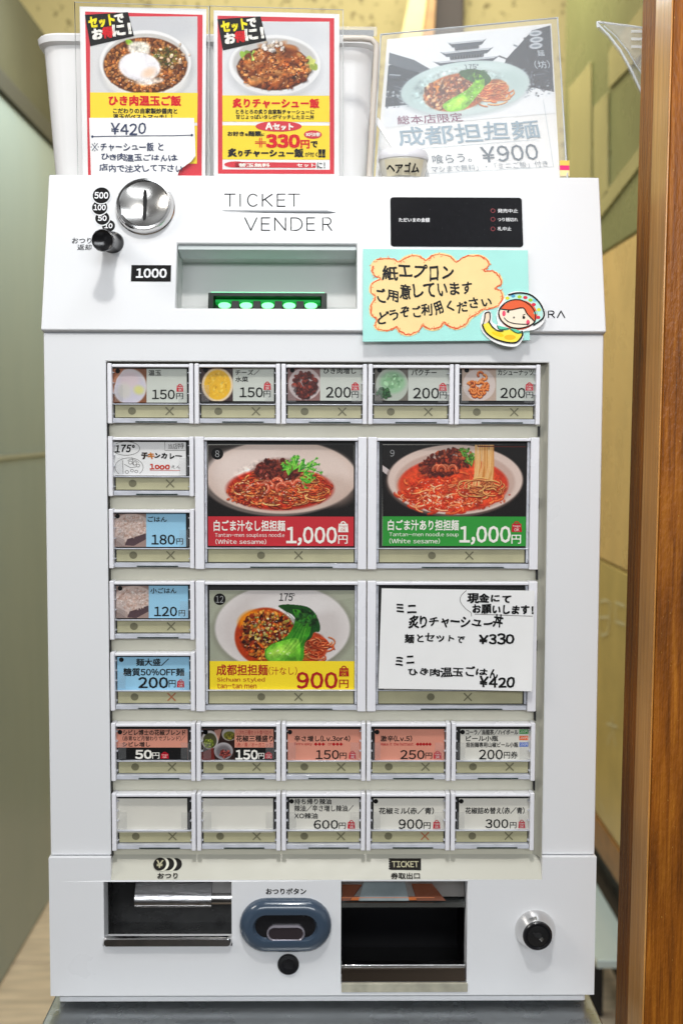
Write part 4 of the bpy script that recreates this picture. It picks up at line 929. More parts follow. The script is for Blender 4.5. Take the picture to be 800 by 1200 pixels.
# these marks sit on the sloping ledge: a plane laid on the ledge near the lower panel
za, zb_ = RC.hit(380, 1001)[1], zr2
RAMP = Surf((0, -.004, zr2), tilt=math.atan2(.014, zr1-zr2))
R_ = RAMP
def mk(px, py, r, m, w, name='coin_mark'):
    c = R_.hit(px, py); k = R_.k(px, py)
    return MB().poly(R_, [(c[0]+r*k[0]*math.cos(t), c[1]+r*k[1]*math.sin(t)) for t in np.linspace(0, 6.2832, 29)[:-1]], w).build(name, m, M_, normals=False)
for i, px in enumerate((206, 197)):
    mk(px, 1013, 7.4, LB, .0002+.0004*i); mk(px-1.3 if i == 0 else px-1.3, 1013, 0.01, LB, .0001)
    mk(px-6.9, 1013, 8.2, KHAKI, .0004+.0004*i, 'coin_mark_gap')
mk(187.6, 1013, 7.6, LB, .0011)
letters(M_, R_, ink('B9B394', .4), [('¥', (183.6, 1008.6, 191.6, 1017.4), dict(bold=.02))], .0013)
letters(M_, R_, LB, [('おつり', (185, 1023.4, 208.4, 1029.8), dict(bold=.024)), ('券取出口', (458, 1023.2, 491.5, 1030.2), dict(bold=.02))], .0008)
k_ = [(455.5, 1006), (493, 1006), (493, 1020), (455.5, 1020)]
ser = [R_.hit(493, 1020), R_.hit(493, 1006)]
for j in range(5): y = 1006+14*j/5; ser += [R_.hit(455.4, y), R_.hit(455.4, y+1.6), R_.hit(457, y+2.2)]
MB().poly(R_, ser, .0004).build('ticket_mark', LB, M_, normals=False)
letters(M_, R_, ink('B9B394', .4), [('TICKET', (459, 1009.6, 490, 1016.6), dict(bold=.02))], .0008)
letters(M_, LP, LB, [('おつりボタン', (311.8, 1041, 358.6, 1047.8), dict(bold=.022))], .0003)
# change button
r0 = LP.rect(281, 1052, 388.3, 1113.7); BLU = mat('slate_blue_plastic', (.048, .074, .112), .2, rvar=.04, vscale=50, coat=.4)
ring = stadium(*r0)
cb = MB().sweep(LP, ring, [(0, 0), (0, .0035), (.0012, .0062), (.004, .0085), (.0075, .0095), (.0115, .009), (.0125, .0075), (.0135, .005)], cap=False).build('change_button', BLU, M_, smooth=True)
MB().poly(LP, ring(.0134), .0052).build('button_well', BLACK, cb, normals=False)
r1 = LP.rect(313, 1081, 357.5, 1099); ring1 = stadium(*r1)
MB().sweep(LP, ring1, [(0, .0053), (0, .0078), (.0008, .0084), (.0016, .0078), (.0018, .007)], cap=False).build('lens_ring', mat('grey_clear_ring', (.30, .28, .32), .12, .4), cb, smooth=True)
MB().poly(LP, ring1(.0017), .0072).build('lens', mat('dark_lens', (.035, .026, .030), .1, coat=.5), cb, normals=False)
c = LP.hit(337.8, 1129.7); r = .0091
MB().lathe(LP, c, [(r, 0), (r, .0012), (r-.0008, .002), (.0052, .0016), (.0045, .0004)], 32).build('screw_cap', BLACK, M_, smooth=True)
# key lock
c = LP.hit(626.5, 1089.5)
kl = MB().lathe(LP, c, [(.0172, 0), (.0171, .0012), (.0160, .0042), (.0142, .0080), (.0130, .0102), (.0124, .0118), (.0114, .0120)], 48, cap=False).build('key_lock', CHROME, M_, smooth=True)
MB().lathe(LP, c, [(.0121, .0105), (.0121, .0134), (.0113, .0142), (.0100, .0142), (.0094, .0132)], 40).build('lock_ring', BLACK, kl, smooth=True)
MB().lathe(LP, c, [(.0090, .0128), (.0088, .0138), (.0078, .0140)], 32).build('lock_core', mat('dark_lock_core', (.045, .045, .047), .25, .7), kl, smooth=True)
lk = Surf(LP.pt(c[0], c[1], .0141)); lk_r = math.radians(-40)
def rp(x, y): return (x*math.cos(lk_r)-y*math.sin(lk_r), x*math.sin(lk_r)+y*math.cos(lk_r))
MB().prism(lk, [rp(-.0052, -.0007), rp(.0052, -.0007), rp(.0052, .0007), rp(-.0052, .0007)], -.0003, .0002).build('keyway', BLACKM, kl)
MB().prism(lk, [rp(.0022, -.0010), rp(.0052, -.0010), rp(.0052, .0012), rp(.0022, .0012)], -.0003, .0005).build('key_pin', CHROME, kl, bevel=.0002)
MB().prism(lk, ellip((0, .0012), .0030, .0022, 16), -.0003, .0001).build('key_shutter', BLACKM, kl)

# ---------------------------------------------------------------- header
ht = math.radians(15.6); HB = Surf((0, -.0035, zbt+.0022), tilt=ht)
hv1 = HB.hit(380, 206)[1]
bs_ = HB.rect(207, 285.5, 418, 361)
mb = MB(); holed(mb, HB, (-HW-.0012, 0, HW+.0012, hv1), [bs_], 0, -.012)
hd = mb.build('header_panel', WHITE, M_, bevel=.0014, seg=3)
WO[hd.name] = WO[M_.name]
# head box behind (sides and top)
tp = HB.pt(0, hv1, -.002); y_t, z_t = tp[1], tp[2]
mb = MB(); X = HW-.0005; y_b = .22
sec = [(.004, zbt+.003), (.010, zbt+.003), (y_b, zbt+.003), (y_b, z_t), (y_t+.011, z_t)]
pb = HB.pt(0, .001, -.0125); pt_ = HB.pt(0, hv1-.001, -.0125)
sec = [(pb[1], pb[2]), (y_b, zbt+.001), (y_b, z_t), (pt_[1], z_t)]
rec = [HB.pt(0, bs_[1]-.002, -.0125), HB.pt(0, bs_[3]+.002, -.0125)]
vs = [(s_*X, y, z) for s_ in (-1, 1) for y, z in sec]
mb.add(vs, [(0, 1, 2, 3), (7, 6, 5, 4), (1, 5, 6, 2), (2, 6, 7, 3), (0, 4, 5, 1)])
mb.build('head_box', WHITE, M_, bevel=.001)
# bill recess: walls of the pocket
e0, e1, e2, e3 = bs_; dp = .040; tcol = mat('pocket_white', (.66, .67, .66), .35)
mb = MB()
bk_t = HB.pt(0, e3, -.012); 
def hp_(u, v, w): return HB.pt(u, v, w)
zr = .006
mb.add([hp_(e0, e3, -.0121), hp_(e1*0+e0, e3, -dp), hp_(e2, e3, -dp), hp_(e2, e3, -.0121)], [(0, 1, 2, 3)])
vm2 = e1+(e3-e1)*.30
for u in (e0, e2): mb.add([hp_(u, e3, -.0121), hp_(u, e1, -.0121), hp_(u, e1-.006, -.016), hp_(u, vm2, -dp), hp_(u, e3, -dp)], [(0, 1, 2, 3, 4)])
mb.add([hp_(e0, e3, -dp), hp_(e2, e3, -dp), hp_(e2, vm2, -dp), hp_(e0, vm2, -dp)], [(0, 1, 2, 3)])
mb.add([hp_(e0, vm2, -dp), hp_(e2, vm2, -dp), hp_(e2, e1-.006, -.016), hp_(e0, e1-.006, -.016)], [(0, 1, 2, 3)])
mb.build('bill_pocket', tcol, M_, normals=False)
MB().box(HB, (e0+.0002, e3-.0042, e2-.0002, e3-.0002), -.022, -.0030).build('pocket_visor', mat('pale_visor', (.60, .66, .66), .25), M_, bevel=.0006)
HD1 = Surf(HB.pt(0, 0, -.0135), tilt=ht); HD2 = Surf(HB.pt(0, 0, -.0185), tilt=ht)
ml = HD1.rect(244, 343, 383, 361); m0, m1, mt, mlo = ml[0], ml[2], ml[3], HD1.hit(312, 364)[1]-.003
mb = MB(); holed(mb, HB, (m0, mlo, m1, mt), [(m0+.0045, mlo+.001, m1-.0045, mt-.0030)], -.0135, -.036)
bm_ = mb.build('bill_mouth', mat('black_bill_mouth', (.012, .020, .016), .25), M_, bevel=.0004)
MB().box(HB, (m0+.002, mt+.0001, m1-.002, mt+.0010), -.024, -.0140).build('light_guide', mat('green_glow_strip', (.35, .7, .5), .3, emit='4CFFA0', es=.5), bm_, bevel=.0003)
GLOW = mat('green_lamp', (.1, .8, .3), .3, emit='74FF84', es=1.9)
GDIM = mat('green_lamp_dim', (.02, .3, .08), .3, emit='00B840', es=.4)
l2 = HD2.rect(244, 352.5, 383, 361); b2 = HD2.rect(244, 351.0, 383, 354.0)
MB().box(HB, (m0+.0055, b2[1], m1-.0055, b2[3]), -.026, -.0190).build('lamp_bar', GDIM, bm_)
MB().box(HB, (m0+.0046, mlo+.001, m1-.0046, mt-.0031), -.0275, -.0265).build('mouth_back', mat('dark_green_back', (.008, .05, .02), .4), bm_)
for k in range(5):
    uc = m0+(m1-m0)*(.135+.1825*k)
    MB().prism(HD2, ellip((uc, (l2[1]+l2[3])/2-.0012), .0052, .0026, 20), -.0005, .0010).build('lamp', GLOW, bm_)
for k in range(4):
    uc = m0+(m1-m0)*(.226+.1825*k); MB().box(HD2, (uc-.0030, l2[1]-.002, uc+.0030, l2[3]-.0008), -.001, .0016).build('guide_rib', BLACKM, bm_)
# coin inlet
c = HB.hit(170.6, 243.5); rc = .0238
BR2 = mat('dished_brushed_steel', (.62, .61, .59), .24, 1)
ci = MB().lathe(HB, c, [(rc+.0008, 0), (rc+.0009, .0010), (rc+.0002, .0018), (rc+.0002, .0030), (rc, .0062), (rc-.0012, .0080), (rc-.0030, .0084), (rc-.0040, .0078)], 64, cap=False).build('coin_inlet', CHROME, M_, smooth=True)
prof = [(rc-.0040, .0078)]+[(r_, .0078-.0052*(1-(r_/(rc-.004))**2)) for r_ in np.linspace(rc-.005, .0008, 10)]
MB().lathe(HB, c, prof, 64).build('dish', BR2, ci, smooth=True)
vs = []; fs = []
for k in range(13):
    v_ = -.0136+.0272*k/12; w_ = .0078-.0052*(1-(v_/(rc-.004))**2)+.0003; h_ = .0016*min(1, math.sqrt(max(.25, 1-(abs(v_)/.0138)**16)))
    vs += [HB.pt(c[0]-h_, c[1]+v_, w_), HB.pt(c[0]+h_, c[1]+v_, w_)]
for k in range(12): fs.append((2*k, 2*k+1, 2*k+3, 2*k+2))
MB().add(vs, fs).build('coin_slot', mat('slot_black', (.004, .004, .004), .8), ci, normals=False)
# coin value marks
WM = ink('F2F2F4', .4)
for i, (s_, x, y, r_) in enumerate((('10', 127.5, 264.8, 7.6), ('50', 120.3, 256, 8.3), ('100', 117.3, 243.6, 8.9), ('500', 119.3, 229.6, 10.1))):
    c_ = HB.hit(x, y); k0 = HB.k(x, y)[0]; r0_ = r_*k0; w_ = .00015+i*.00025
    MB().poly(HB, ellip(c_, r0_+.0009, r0_+.0009, 32), w_).build('mark_gap', WHITE, M_, normals=False)
    MB().poly(HB, ellip(c_, r0_, r0_, 32), w_+.0001).build('coin_value_mark', BLKC, M_, normals=False)
    ww = r_*(.78 if len(s_) == 3 else .6); hh = r_*.36
    letters(M_, HB, WM, [(s_, (x-ww, y-hh, x+ww, y+hh), dict(bold=.024))], w_+.0002)
MB().rect(HB, HB.rect(154, 310.8, 200.6, 330), .0003).build('note_value_plate', BLKC, M_, normals=False)
letters(M_, HB, WM, [('1000', (160, 315.2, 195.3, 325.6), dict(bold=.03))], .0005)
HI = ink('1B1B1D', .4)
letters(M_, HB, HI, [('おつり', (85, 278.8, 107.5, 285.4), dict(bold=.006)), ('返却', (91, 286.6, 107.5, 293.2), dict(bold=.006))], .0003)
# return knob
base = HB.pt(*HB.hit(132.5, 284.5), 0); d = ray(119.8, 281.5); d = d/np.linalg.norm(d)
tt = (base[1]-.046-C[1])/d[1]; tip = C+d*tt; ax = (tip-base)/np.linalg.norm(tip-base); Lk = np.linalg.norm(tip-base)
class AX: pass
ks = Surf(base); ks.n = ax; ks.u = np.cross([0, 0, 1.], ax); ks.u /= np.linalg.norm(ks.u); ks.u = -ks.u if ks.u[0] < 0 else ks.u; ks.v = np.cross(ax, ks.u)
MB().lathe(ks, (0, 0), [(.0092, -.004), (.0092, .001), (.0090, .003), (.0078, .0045), (.0064, .012), (.0058, .022), (.0062, .032), (.0078, .0385), (.0088, .0410), (.0089, .0435), (.0083, .0452), (.0060, Lk-.0022), (.0012, Lk-.0028)], 40).build('return_knob', mat('black_knob', (.010, .010, .011), .16, rvar=.05, vscale=80), M_, smooth=True)
# logo lettering drawn as thin pen strokes
def vec_letters(s, x0, y0, h, xs, sf, wd, parent, m):
    A = {'T': [[(0, 0), (1, 0)], [(.5, 0), (.5, 1)]], 'I': [[(.5, 0), (.5, 1)]], 'K': [[(0, 0), (0, 1)], [(1, 0), (.05, .52)], [(.25, .42), (1, 1)]],
         'E': [[(1, 0), (0, 0), (0, 1), (1, 1)], [(0, .48), (.9, .48)]], 'V': [[(0, 0), (.5, 1), (1, 0)]], 'N': [[(0, 1), (0, 0), (1, 1), (1, 0)]],
         'C': [[(.5+.5*math.cos(t)+.06, .5-.5*math.sin(t)) for t in np.linspace(.75, 6.283-.75, 18)]],
         'D': [[(0, 0), (.4, 0)]+[(.4+.6*math.sin(t), .5-.5*math.cos(t)) for t in np.linspace(0, math.pi, 12)]+[(.4, 1), (0, 1), (0, 0)]],
         'R': [[(0, 1), (0, 0), (.6, 0)]+[(.6+.32*math.sin(t), .26-.26*math.cos(t)) for t in np.linspace(0, math.pi, 9)]+[(.6, .52), (0, .52)], [(.5, .52), (1, 1)]],
         'U': [[(0, 0), (0, .6)]+[(.5-.5*math.cos(t), .62+.38*math.sin(t)) for t in np.linspace(0, math.pi, 9)]+[(1, .6), (1, 0)]], 'A': [[(0, 1), (.5, 0), (1, 1)]]}
    mb = MB()
    for i, (ch, (xa, xb)) in enumerate(zip(s, xs)):
        for j, pl in enumerate(A[ch]):
            if len(pl) < 8: segs = [pl[k:k+2] for k in range(len(pl)-1)]
            else: segs = [pl]
            for q_i, sg in enumerate(segs): mb.stroke(sf, [sf.hit(xa+(xb-xa)*p[0], y0+h*p[1]) for p in sg], wd, .0002+.00004*j+.000015*q_i)
    return mb.build('lettering', m, parent, normals=False)
vec_letters('TICKET', 0, 227.6, 14.2, [(263.5, 275.5), (279, 284), (289.5, 302), (307.5, 319), (325, 334), (338, 351)], HB, .00095, M_, HI)
vec_letters('VENDER', 0, 255.4, 14.6, [(287, 301), (306.5, 316), (322, 334.5), (341, 354), (359.5, 368.5), (378, 388.5)], HB, .00095, M_, HI)
MB().poly(HB, [HB.hit(*q) for q in ((260, 247.2), (350, 250), (394, 249.2), (383, 246.8), (262, 246.6))][::-1], .0003).build('logo_rule', ink('8b8f93', .4), M_, normals=False)
MB().poly(HB, [HB.hit(*q) for q in ((262, 248.8), (386, 250.2), (394, 249.2), (330, 248.9))], .00035).build('logo_rule', ink('3a3d42', .4), M_, normals=False)
mbx = vec_letters('URA', 0, 364.6, 7.6, [(631, 638.5), (642, 649), (652.5, 661)], HB, .0010, M_, HI)
# display
r = HB.rect(457.3, 231.6, 611.7, 289.2)
dsp = MB().sweep(HB, lambda ins: rrect((r[0]+ins, r[1]+ins, r[2]-ins, r[3]-ins), .0026-ins*.5, 5), [(0, 0), (0, .0006), (.0003, .0009)]).build('display_window', mat('black_display', (.006, .006, .008), .10, var=.2, vscale=200, bump=.05, bscale=500), M_)
DT = ink('E6E6E8', .4); letters(dsp, HB, DT, [('ただいまの金額', (467, 256, 503, 260.8), dict(bold=.02)), ('発売中止', (582.5, 245.5, 606, 250), dict(bold=.012)), ('つり銭切れ', (582.5, 255.8, 606, 260.2), dict(bold=.012)), ('札中止', (582.5, 266.4, 598.5, 270.9), dict(bold=.012))], .0011)
for y in (247.6, 257.6, 268.9):
    c_ = HB.hit(577, y); MB().stroke(HB, ellip(c_, .0017, .0017, 16), .0006, .0011, closed=True).build('warning_lamp', mat('dim_red_lamp', (.22, .012, .02), .3), dsp, normals=False)
rr_ = random.Random(3); mb = MB()
for _ in range(34):
    u, v = rr_.uniform(r[0]+.002, r[2]-.002), rr_.uniform(r[1]+.002, r[3]-.002); q = rr_.uniform(.00008, .00018); mb.poly(HB, ellip((u, v), q, q, 6), .00095)
dd = mb.build('dust', mat('grey_dust', (.12, .12, .13), .8), dsp, normals=False); dd['kind'] = 'stuff'

# ================================================================== things on and around the machine
# notice stuck on the header
NS = Surf(HB.pt(0, 0, .0032), tilt=ht+math.radians(.3))
nt_ = thing('paper_apron_notice', 'handwritten notice on turquoise card with yellow cloud shape and cartoon girl', 'notice', tuple(NS.pt(*NS.hit(523, 398), 0)))
MB().prism(NS, [NS.hit(*q) for q in ((425, 400.3), (620.3, 398.6), (618, 293.4), (425.2, 291.6))], -.0012, 0).build('card', mat('turquoise_card', (.36, .75, .68), .55, var=.03, vscale=30, bump=.05, bscale=900), nt_)
MB().prism(NS, [NS.hit(*q) for q in ((424.2, 403), (621, 400.6), (619, 292.5), (424.4, 290.4))], .0004, .0007).build('laminate', LAMI, nt_)
q_ = lambda x, y: (420+x/4.444, 280+y/4.444)
cl = [(85, 108), (130, 98), (175, 102), (208, 112), (235, 92), (275, 80), (320, 85), (348, 104), (380, 82), (425, 72), (480, 85), (515, 114), (545, 92), (590, 80), (650, 88), (685, 125), (662, 163), (705, 165), (742, 195), (748, 235), (718, 256), (748, 272), (758, 310), (735, 350), (690, 366), (655, 372), (625, 395), (588, 418), (560, 455), (510, 475), (465, 460), (450, 442), (425, 470), (385, 480), (345, 470), (332, 458), (305, 492), (255, 508), (210, 490), (190, 468), (150, 482), (100, 478), (78, 455), (88, 420), (60, 400), (56, 350), (78, 305), (54, 275), (62, 232), (102, 206), (70, 185), (62, 140)]
clo = [NS.hit(*q_(*p)) for p in catmull(cl, 4)]
MB().prism(NS, clo, .0001, .0003).build('cloud_shape', mat('cream_yellow_paper', (.88, .66, .28), .55, var=.05, vscale=40), nt_)
cen = np.mean(np.array(clo), 0); inn = [tuple(np.array(p)+(cen-np.array(p))/np.linalg.norm(cen-np.array(p))*.0017) for p in clo]
OR = ink('E0552E', .5); mb = MB(); rr_ = random.Random(8)
for i in range(0, len(inn)-4, 3):
    seg_ = [tuple(np.array(inn[j])+np.array([rr_.gauss(0, .0003), rr_.gauss(0, .0003)])) for j in range(i, i+4)]; mb.stroke(NS, seg_, rr_.uniform(.0006, .0013), .0004+.00001*(i % 5))
mb.build('crayon_outline', OR, nt_, normals=False)
mb = MB()
for i in range(0, len(inn)-1, 1):
    if rr_.random() < .75:
        p = np.array(inn[i])+np.array([rr_.gauss(0, .0007), rr_.gauss(0, .0007)]); a = rr_.uniform(0, 6.28); l = rr_.uniform(.0008, .0018)
        mb.stroke(NS, [tuple(p), tuple(p+[l*math.cos(a), l*math.sin(a)])], .0006, .00046)
mb.build('crayon_scribble', ink('EE8A55', .5), nt_, normals=False)
HW_ = dict(bold=.022, jit=1.0)
letters(nt_, NS, INK, [('紙エプロン', (447.5, 310.5, 531, 330), dict(bold=.024, jit=1.4, rot=1)), ('ご用意しています', (441.5, 331.5, 553, 351), dict(bold=.024, jit=1.4, rot=6, seed=5)), ('どうぞご利用ください', (441, 353.5, 576, 371.5), dict(bold=.024, jit=1.4, rot=8, seed=9))], .0005)
# the cut-out girl
g = lambda x, y: NS.hit(560+x/6.667, 330+y/6.667)
w0_ = .0008
out = catmull([(235, 98), (300, 80), (400, 98), (475, 150), (520, 225), (520, 290), (490, 345), (430, 382), (350, 395), (352, 440), (305, 505), (225, 510), (120, 475), (40, 410), (15, 345), (25, 285), (45, 240), (85, 232), (105, 265), (108, 320), (150, 340), (140, 270), (160, 200), (200, 140)], 4)
MB().prism(NS, [g(*p) for p in out], w0_, w0_+.0006).build('cutout_figure', PAPER, nt_); fig = bpy.data.objects['cutout_figure']; WO[fig.name] = WO[nt_.name]
def gp(name, pts, col, w_): return MB().poly(NS, [g(*p) for p in pts], w0_+.0006+w_).build(name, ink(col, .5), fig, normals=False)
def el(cx, cy, a, b, n=28, rot=0): return ellip((cx, cy), a, b, n, rot)
gp('headscarf', catmull([(205, 150), (250, 112), (330, 98), (410, 118), (470, 170), (500, 240), (490, 300), (440, 345), (400, 330), (250, 200)], 4), 'B9E6DC', .0001)
gp('hair', el(310, 265, 148, 118), 'E4643C', .0002)
gp('face', catmull([(170, 222), (240, 228), (345, 215), (380, 262), (432, 312), (400, 345), (330, 368), (250, 358), (190, 315), (165, 265)], 4), 'F1E3CC', .0003)
gp('smock', catmull([(30, 345), (60, 330), (85, 320), (110, 365), (150, 392), (240, 380), (330, 400), (345, 425), (300, 478), (220, 482), (120, 450), (55, 400)], 4), 'F3E04A', .0001)
gp('hand', catmull([(45, 320), (42, 290), (55, 250), (85, 248), (88, 290), (80, 325)], 4), 'F0D8BC', .0001)
gp('collar', catmull([(145, 350), (190, 358), (240, 372), (215, 385), (165, 380)], 4), '5FC4A4', .0004); gp('collar', catmull([(245, 374), (290, 378), (335, 400), (320, 412), (275, 400)], 4), '5FC4A4', .0004)
for x, y, cc in ((225, 135, 'D9D63A'), (320, 125, 'A6CF3A'), (405, 150, '9ACB3E'), (470, 225, 'D6DC46'), (365, 130, 'D8344C'), (430, 185, 'D8344C'), (465, 285, 'D8344C'), (270, 118, '56A0C8'), (440, 150, '7FC8D8'), (445, 250, '8ED0C0')): gp('scarf_spot', el(x, y, 17, 13, 10), cc, .00025)
for x, y in ((198, 255), (385, 325)): gp('cheek', el(x, y, 14, 22, 14), 'E8506C', .0004)
for x, y, a in ((230, 242, 9), (352, 286, 11), (275, 287, 7)): gp('eye' if a != 7 else 'nose', el(x, y, a, a*1.1, 14), '161414', .0005)
gp('bright_patch', el(150, 415, 50, 16, 16, .3), 'F6CE20', .00015); gp('bright_patch', el(245, 440, 45, 20, 16), 'F2B92C', .00015)
mb = MB(); lw = .0011
def gs(pts, wd=lw, sm=True): mb.stroke(NS, [g(*p) for p in (catmull(pts, 4, False) if sm else pts)], wd, w0_+.0006+.0006)
gs([(235, 110), (310, 95), (400, 108), (470, 165), (508, 240), (500, 295), (430, 345)], .0013); gs([(205, 175), (165, 220), (158, 270), (185, 320), (250, 362), (330, 370), (410, 345), (440, 315)]); gs([(205, 175), (260, 150), (330, 150), (400, 190), (440, 250), (440, 315)], .0008)
gs([(170, 220), (250, 228), (345, 212), (378, 258), (430, 312)], .0009); gs([(200, 290), (230, 318), (290, 335), (385, 340)], .0007)
gs([(30, 345), (55, 400), (120, 450), (215, 480), (295, 480), (340, 430), (338, 395)], .0013); gs([(80, 320), (110, 362), (150, 390), (190, 392)], .001); gs([(35, 340), (48, 290), (52, 255), (85, 245), (90, 290), (82, 322)], .0009); gs([(145, 350), (165, 382), (240, 372)], .0006); gs([(245, 375), (300, 408), (335, 398)], .0006)
gs([(345, 268), (362, 262)], .0006, False); gs([(222, 228), (240, 232)], .0006, False); gs([(392, 330), (380, 348)], .0005, False)
mb.build('ink_outline', INK, fig, normals=False)

# handwritten slip over the fourth large button
HS = plane(-.0035)
hs = thing('handwritten_menu_slip', 'handwritten white paper slip covering the lower right large button', 'paper slip', tuple(HS.pt(*HS.hit(533, 808), 0)))
mb = MB(); NX, NZ = 12, 8; P4 = [HS.hit(443, 806.5), HS.hit(621.8, 808.6), HS.hit(625.7, 692), HS.hit(447, 689.5)]
vs = []; fs = []
for j in range(NZ+1):
    for i in range(NX+1):
        s_, t_ = i/NX, j/NZ; p = (np.array(P4[0])*(1-s_)+np.array(P4[1])*s_)*(1-t_)+(np.array(P4[3])*(1-s_)+np.array(P4[2])*s_)*t_
        vs.append(HS.pt(p[0], p[1], .0012*math.sin(s_*math.pi)*math.sin(t_*3+.4)*0))
for j in range(NZ):
    for i in range(NX): a = j*(NX+1)+i; fs.append((a, a+1, a+NX+2, a+NX+1))
mb.add(vs, fs); mb.build('sheet', PAPER, hs, normals=False, smooth=True)
J = dict(bold=.027, jit=1.4)
letters(hs, HS, INK, [('ミニ', (464.6, 707, 487, 719), dict(bold=.03, jit=.9, rot=5)), ('炙りチャーシュー丼', (478.5, 719.5, 588.8, 736), J), ('麺とセットで', (474, 741.5, 544, 753.5), J), ('¥330', (561, 742, 601.5, 754.5), dict(bold=.03, jit=.7)), ('ミニ', (463, 769, 484.6, 779.5), dict(bold=.03, jit=.9, rot=5, seed=4)), ('ひき肉温玉ごはん', (478, 780.5, 582, 794), J), ('¥420', (561.5, 791.5, 601.5, 804.5), dict(bold=.03, jit=.7)), ('現金にて', (547.3, 695.4, 598, 706.6), dict(bold=.04, jit=.7)), ('お願いします！', (553.4, 707.8, 624, 719), dict(bold=.04, jit=.7))], .0003)
MB().stroke(HS, [HS.hit(*q) for q in catmull([(546, 692), (540, 698), (539, 705), (545, 713), (551, 717.5), (552, 722)], 5, False)], .0004, .0002).build('bubble_line', THIN, hs, normals=False)
MB().stroke(HS, [HS.hit(*q) for q in catmull([(556, 719.6), (580, 720.3), (605, 721.2), (623, 721.6)], 5, False)], .0004, .0002).build('bubble_line', THIN, hs, normals=False)

for ch in hs.children:                                # the loose right side and lower corner of the slip curl forward
    me = ch.data; og = WO[ch.name]
    for v_ in me.vertices:
        X_, Z_ = v_.co.x+og[0], v_.co.z+og[2]
        s_ = min(max((X_-.045)/(.172-.045), 0), 1); t_ = min(max((.357-Z_)/(.357-.272), 0), 1)
        v_.co.y -= .0035*s_**3*(.35+.65*t_)+.0018*t_**3+.0004*math.sin(X_*90)*(1-s_)

# ---- posters standing on top of the machine
def poster(name, lab, sf, film_q, paper_q, base):
    t = thing(name, lab, 'menu poster', tuple(sf.pt(*sf.hit(*base), 0)), 'laminated menu posters on the machine')
    MB().prism(sf, [sf.hit(*q) for q in paper_q], -.0003, 0).build('sheet', PAPER, t)
    f = [sf.hit(*q) for q in film_q]; c = np.mean(np.array(f), 0)
    MB().prism(sf, f, .0026, .0029).build('laminate', LAMI, t)
    MB().tube([sf.pt(*f[k % 4], .0027) for k in (3, 0, 1, 2)], .00045, 6).build('laminate_edge', mat('laminate_edge_thin', (.60, .63, .62), .25), t, smooth=True)
    return t
def pxpoly(name, par, sf, pts, m, w): return MB().poly(sf, [sf.hit(*p) for p in pts], w).build(name, m, par, normals=False)
PR = mat('poster_red', (.62, .012, .03), .6); PY = mat('poster_yellow', (.90, .66, .01), .6); PRI = ink('D4131F', .4); PYI = ink('F3E11B', .4)
zt_ = z_t
S1 = Surf((0, .052, zt_), tilt=math.radians(4))
p1 = poster('rice_bowl_poster', 'laminated red and yellow poster with egg rice bowl and pasted 420 yen slip', S1, ((88.5, 4), (245, 9), (244.5, 215), (92.5, 215)), ((93.5, 7.5), (242, 10.5), (240.5, 214), (97.5, 214)), (168, 207))
pxpoly('border', p1, S1, ((100, 13.6), (237.6, 17.4), (236.5, 206), (103.5, 206)), PR, .0002)
P = Paint(106, 19.5, 231.5, 109, 2.4, 'dcdcdc')
P.shade(170, 30, 70, 22, 'c8c9cc', .8, 12)
P.ell(172, 80, 54, 41, '9a9c9e', 0, .6, 8); P.ell(170.5, 74, 53.5, 38.5, 'f0efee', 0, 1, 1.2); P.ell(171, 74, 50, 34.5, 'c9c6c2', 0, 1, 1.5); P.ell(171, 88, 50, 30, 'e9e7e4', 0, .9, 4)
P.ell(170.5, 77, 49, 33, '5a2f14', 0, 1, 1.5)
P.scatter(950, (170.5, 77, 47, 31), (.9, 2.1), ['a5652e', '8a4e20', 'c07e40', '6e3a16', 'b87038', 'd2935a'], seed=61)
P.ell(196, 68, 16, 12, '4a4a20', 0, .45, 6); P.scatter(70, (194, 66, 15, 11), (.5, 1.3), ['3c4a1c', '6c6a2c', '8a8a3c'], seed=62, al=.8); P.scatter(14, (205, 66, 20, 16), (1, 2.2), ['e8d2b8', 'd8b898'], seed=64)
P.ell(152, 50, 5, 3, '9ac43c', .5); P.ell(163, 58, 13, 9, 'ece6dc', .3, .95, 3); P.ell(168, 55, 8, 6, 'f2eee0', 0, .8, 3)
P.ell(164, 80, 24.5, 17, 'b89a80', 0, .7, 5); P.ell(164, 78.5, 24, 16.5, 'efebee', .12, 1, 2); P.ell(158, 74, 14, 9, 'faf8fb', .2, .9, 6); P.ell(174, 86, 9, 6, 'e9b684', -.4, .6, 6); P.ell(172, 96, 12, 4, 'f2eeec', 0, .85, 3); P.ell(186, 94, 6, 3, 'f0e6dc', 0, .8, 2)
P.texture((170, 75, 50, 34), .09, 5); P.glints(50, (175, 85, 42, 24), 6); P.ell(163, 78, 23, 15.5, 'f1eef1', .12, .8, 3); P.ell(159, 75, 14, 9, 'fbfafc', .12, .8, 6); P.ell(175, 85, 8, 5, 'e9bd92', -.4, .5, 5); P.grain(.012); P.build('food_print', p1, S1, .0004)
pxpoly('yellow_field', p1, S1, ((106, 108.5), (231.8, 109), (231.4, 144), (106.3, 143.5)), PY, .0005); pxpoly('yellow_field', p1, S1, ((106.3, 147), (231.4, 147.5), (231, 192), (107, 192)), PY, .0005)
pxpoly('white_gap', p1, S1, ((106.3, 143.6), (231.4, 144.1), (231.4, 147.4), (106.3, 146.9)), PAPER, .0005)
letters(p1, S1, PRI, [('ひき肉温玉ご飯', (128, 112.6, 212, 124), dict(bold=.04))], .0007)
letters(p1, S1, INK, [('こだわりの自家製炒醤肉と', (133, 127.2, 208, 133.4), dict(bold=.03)), ('温玉がベストマッチ！！', (133, 134.2, 202, 140), dict(bold=.03))], .0007)
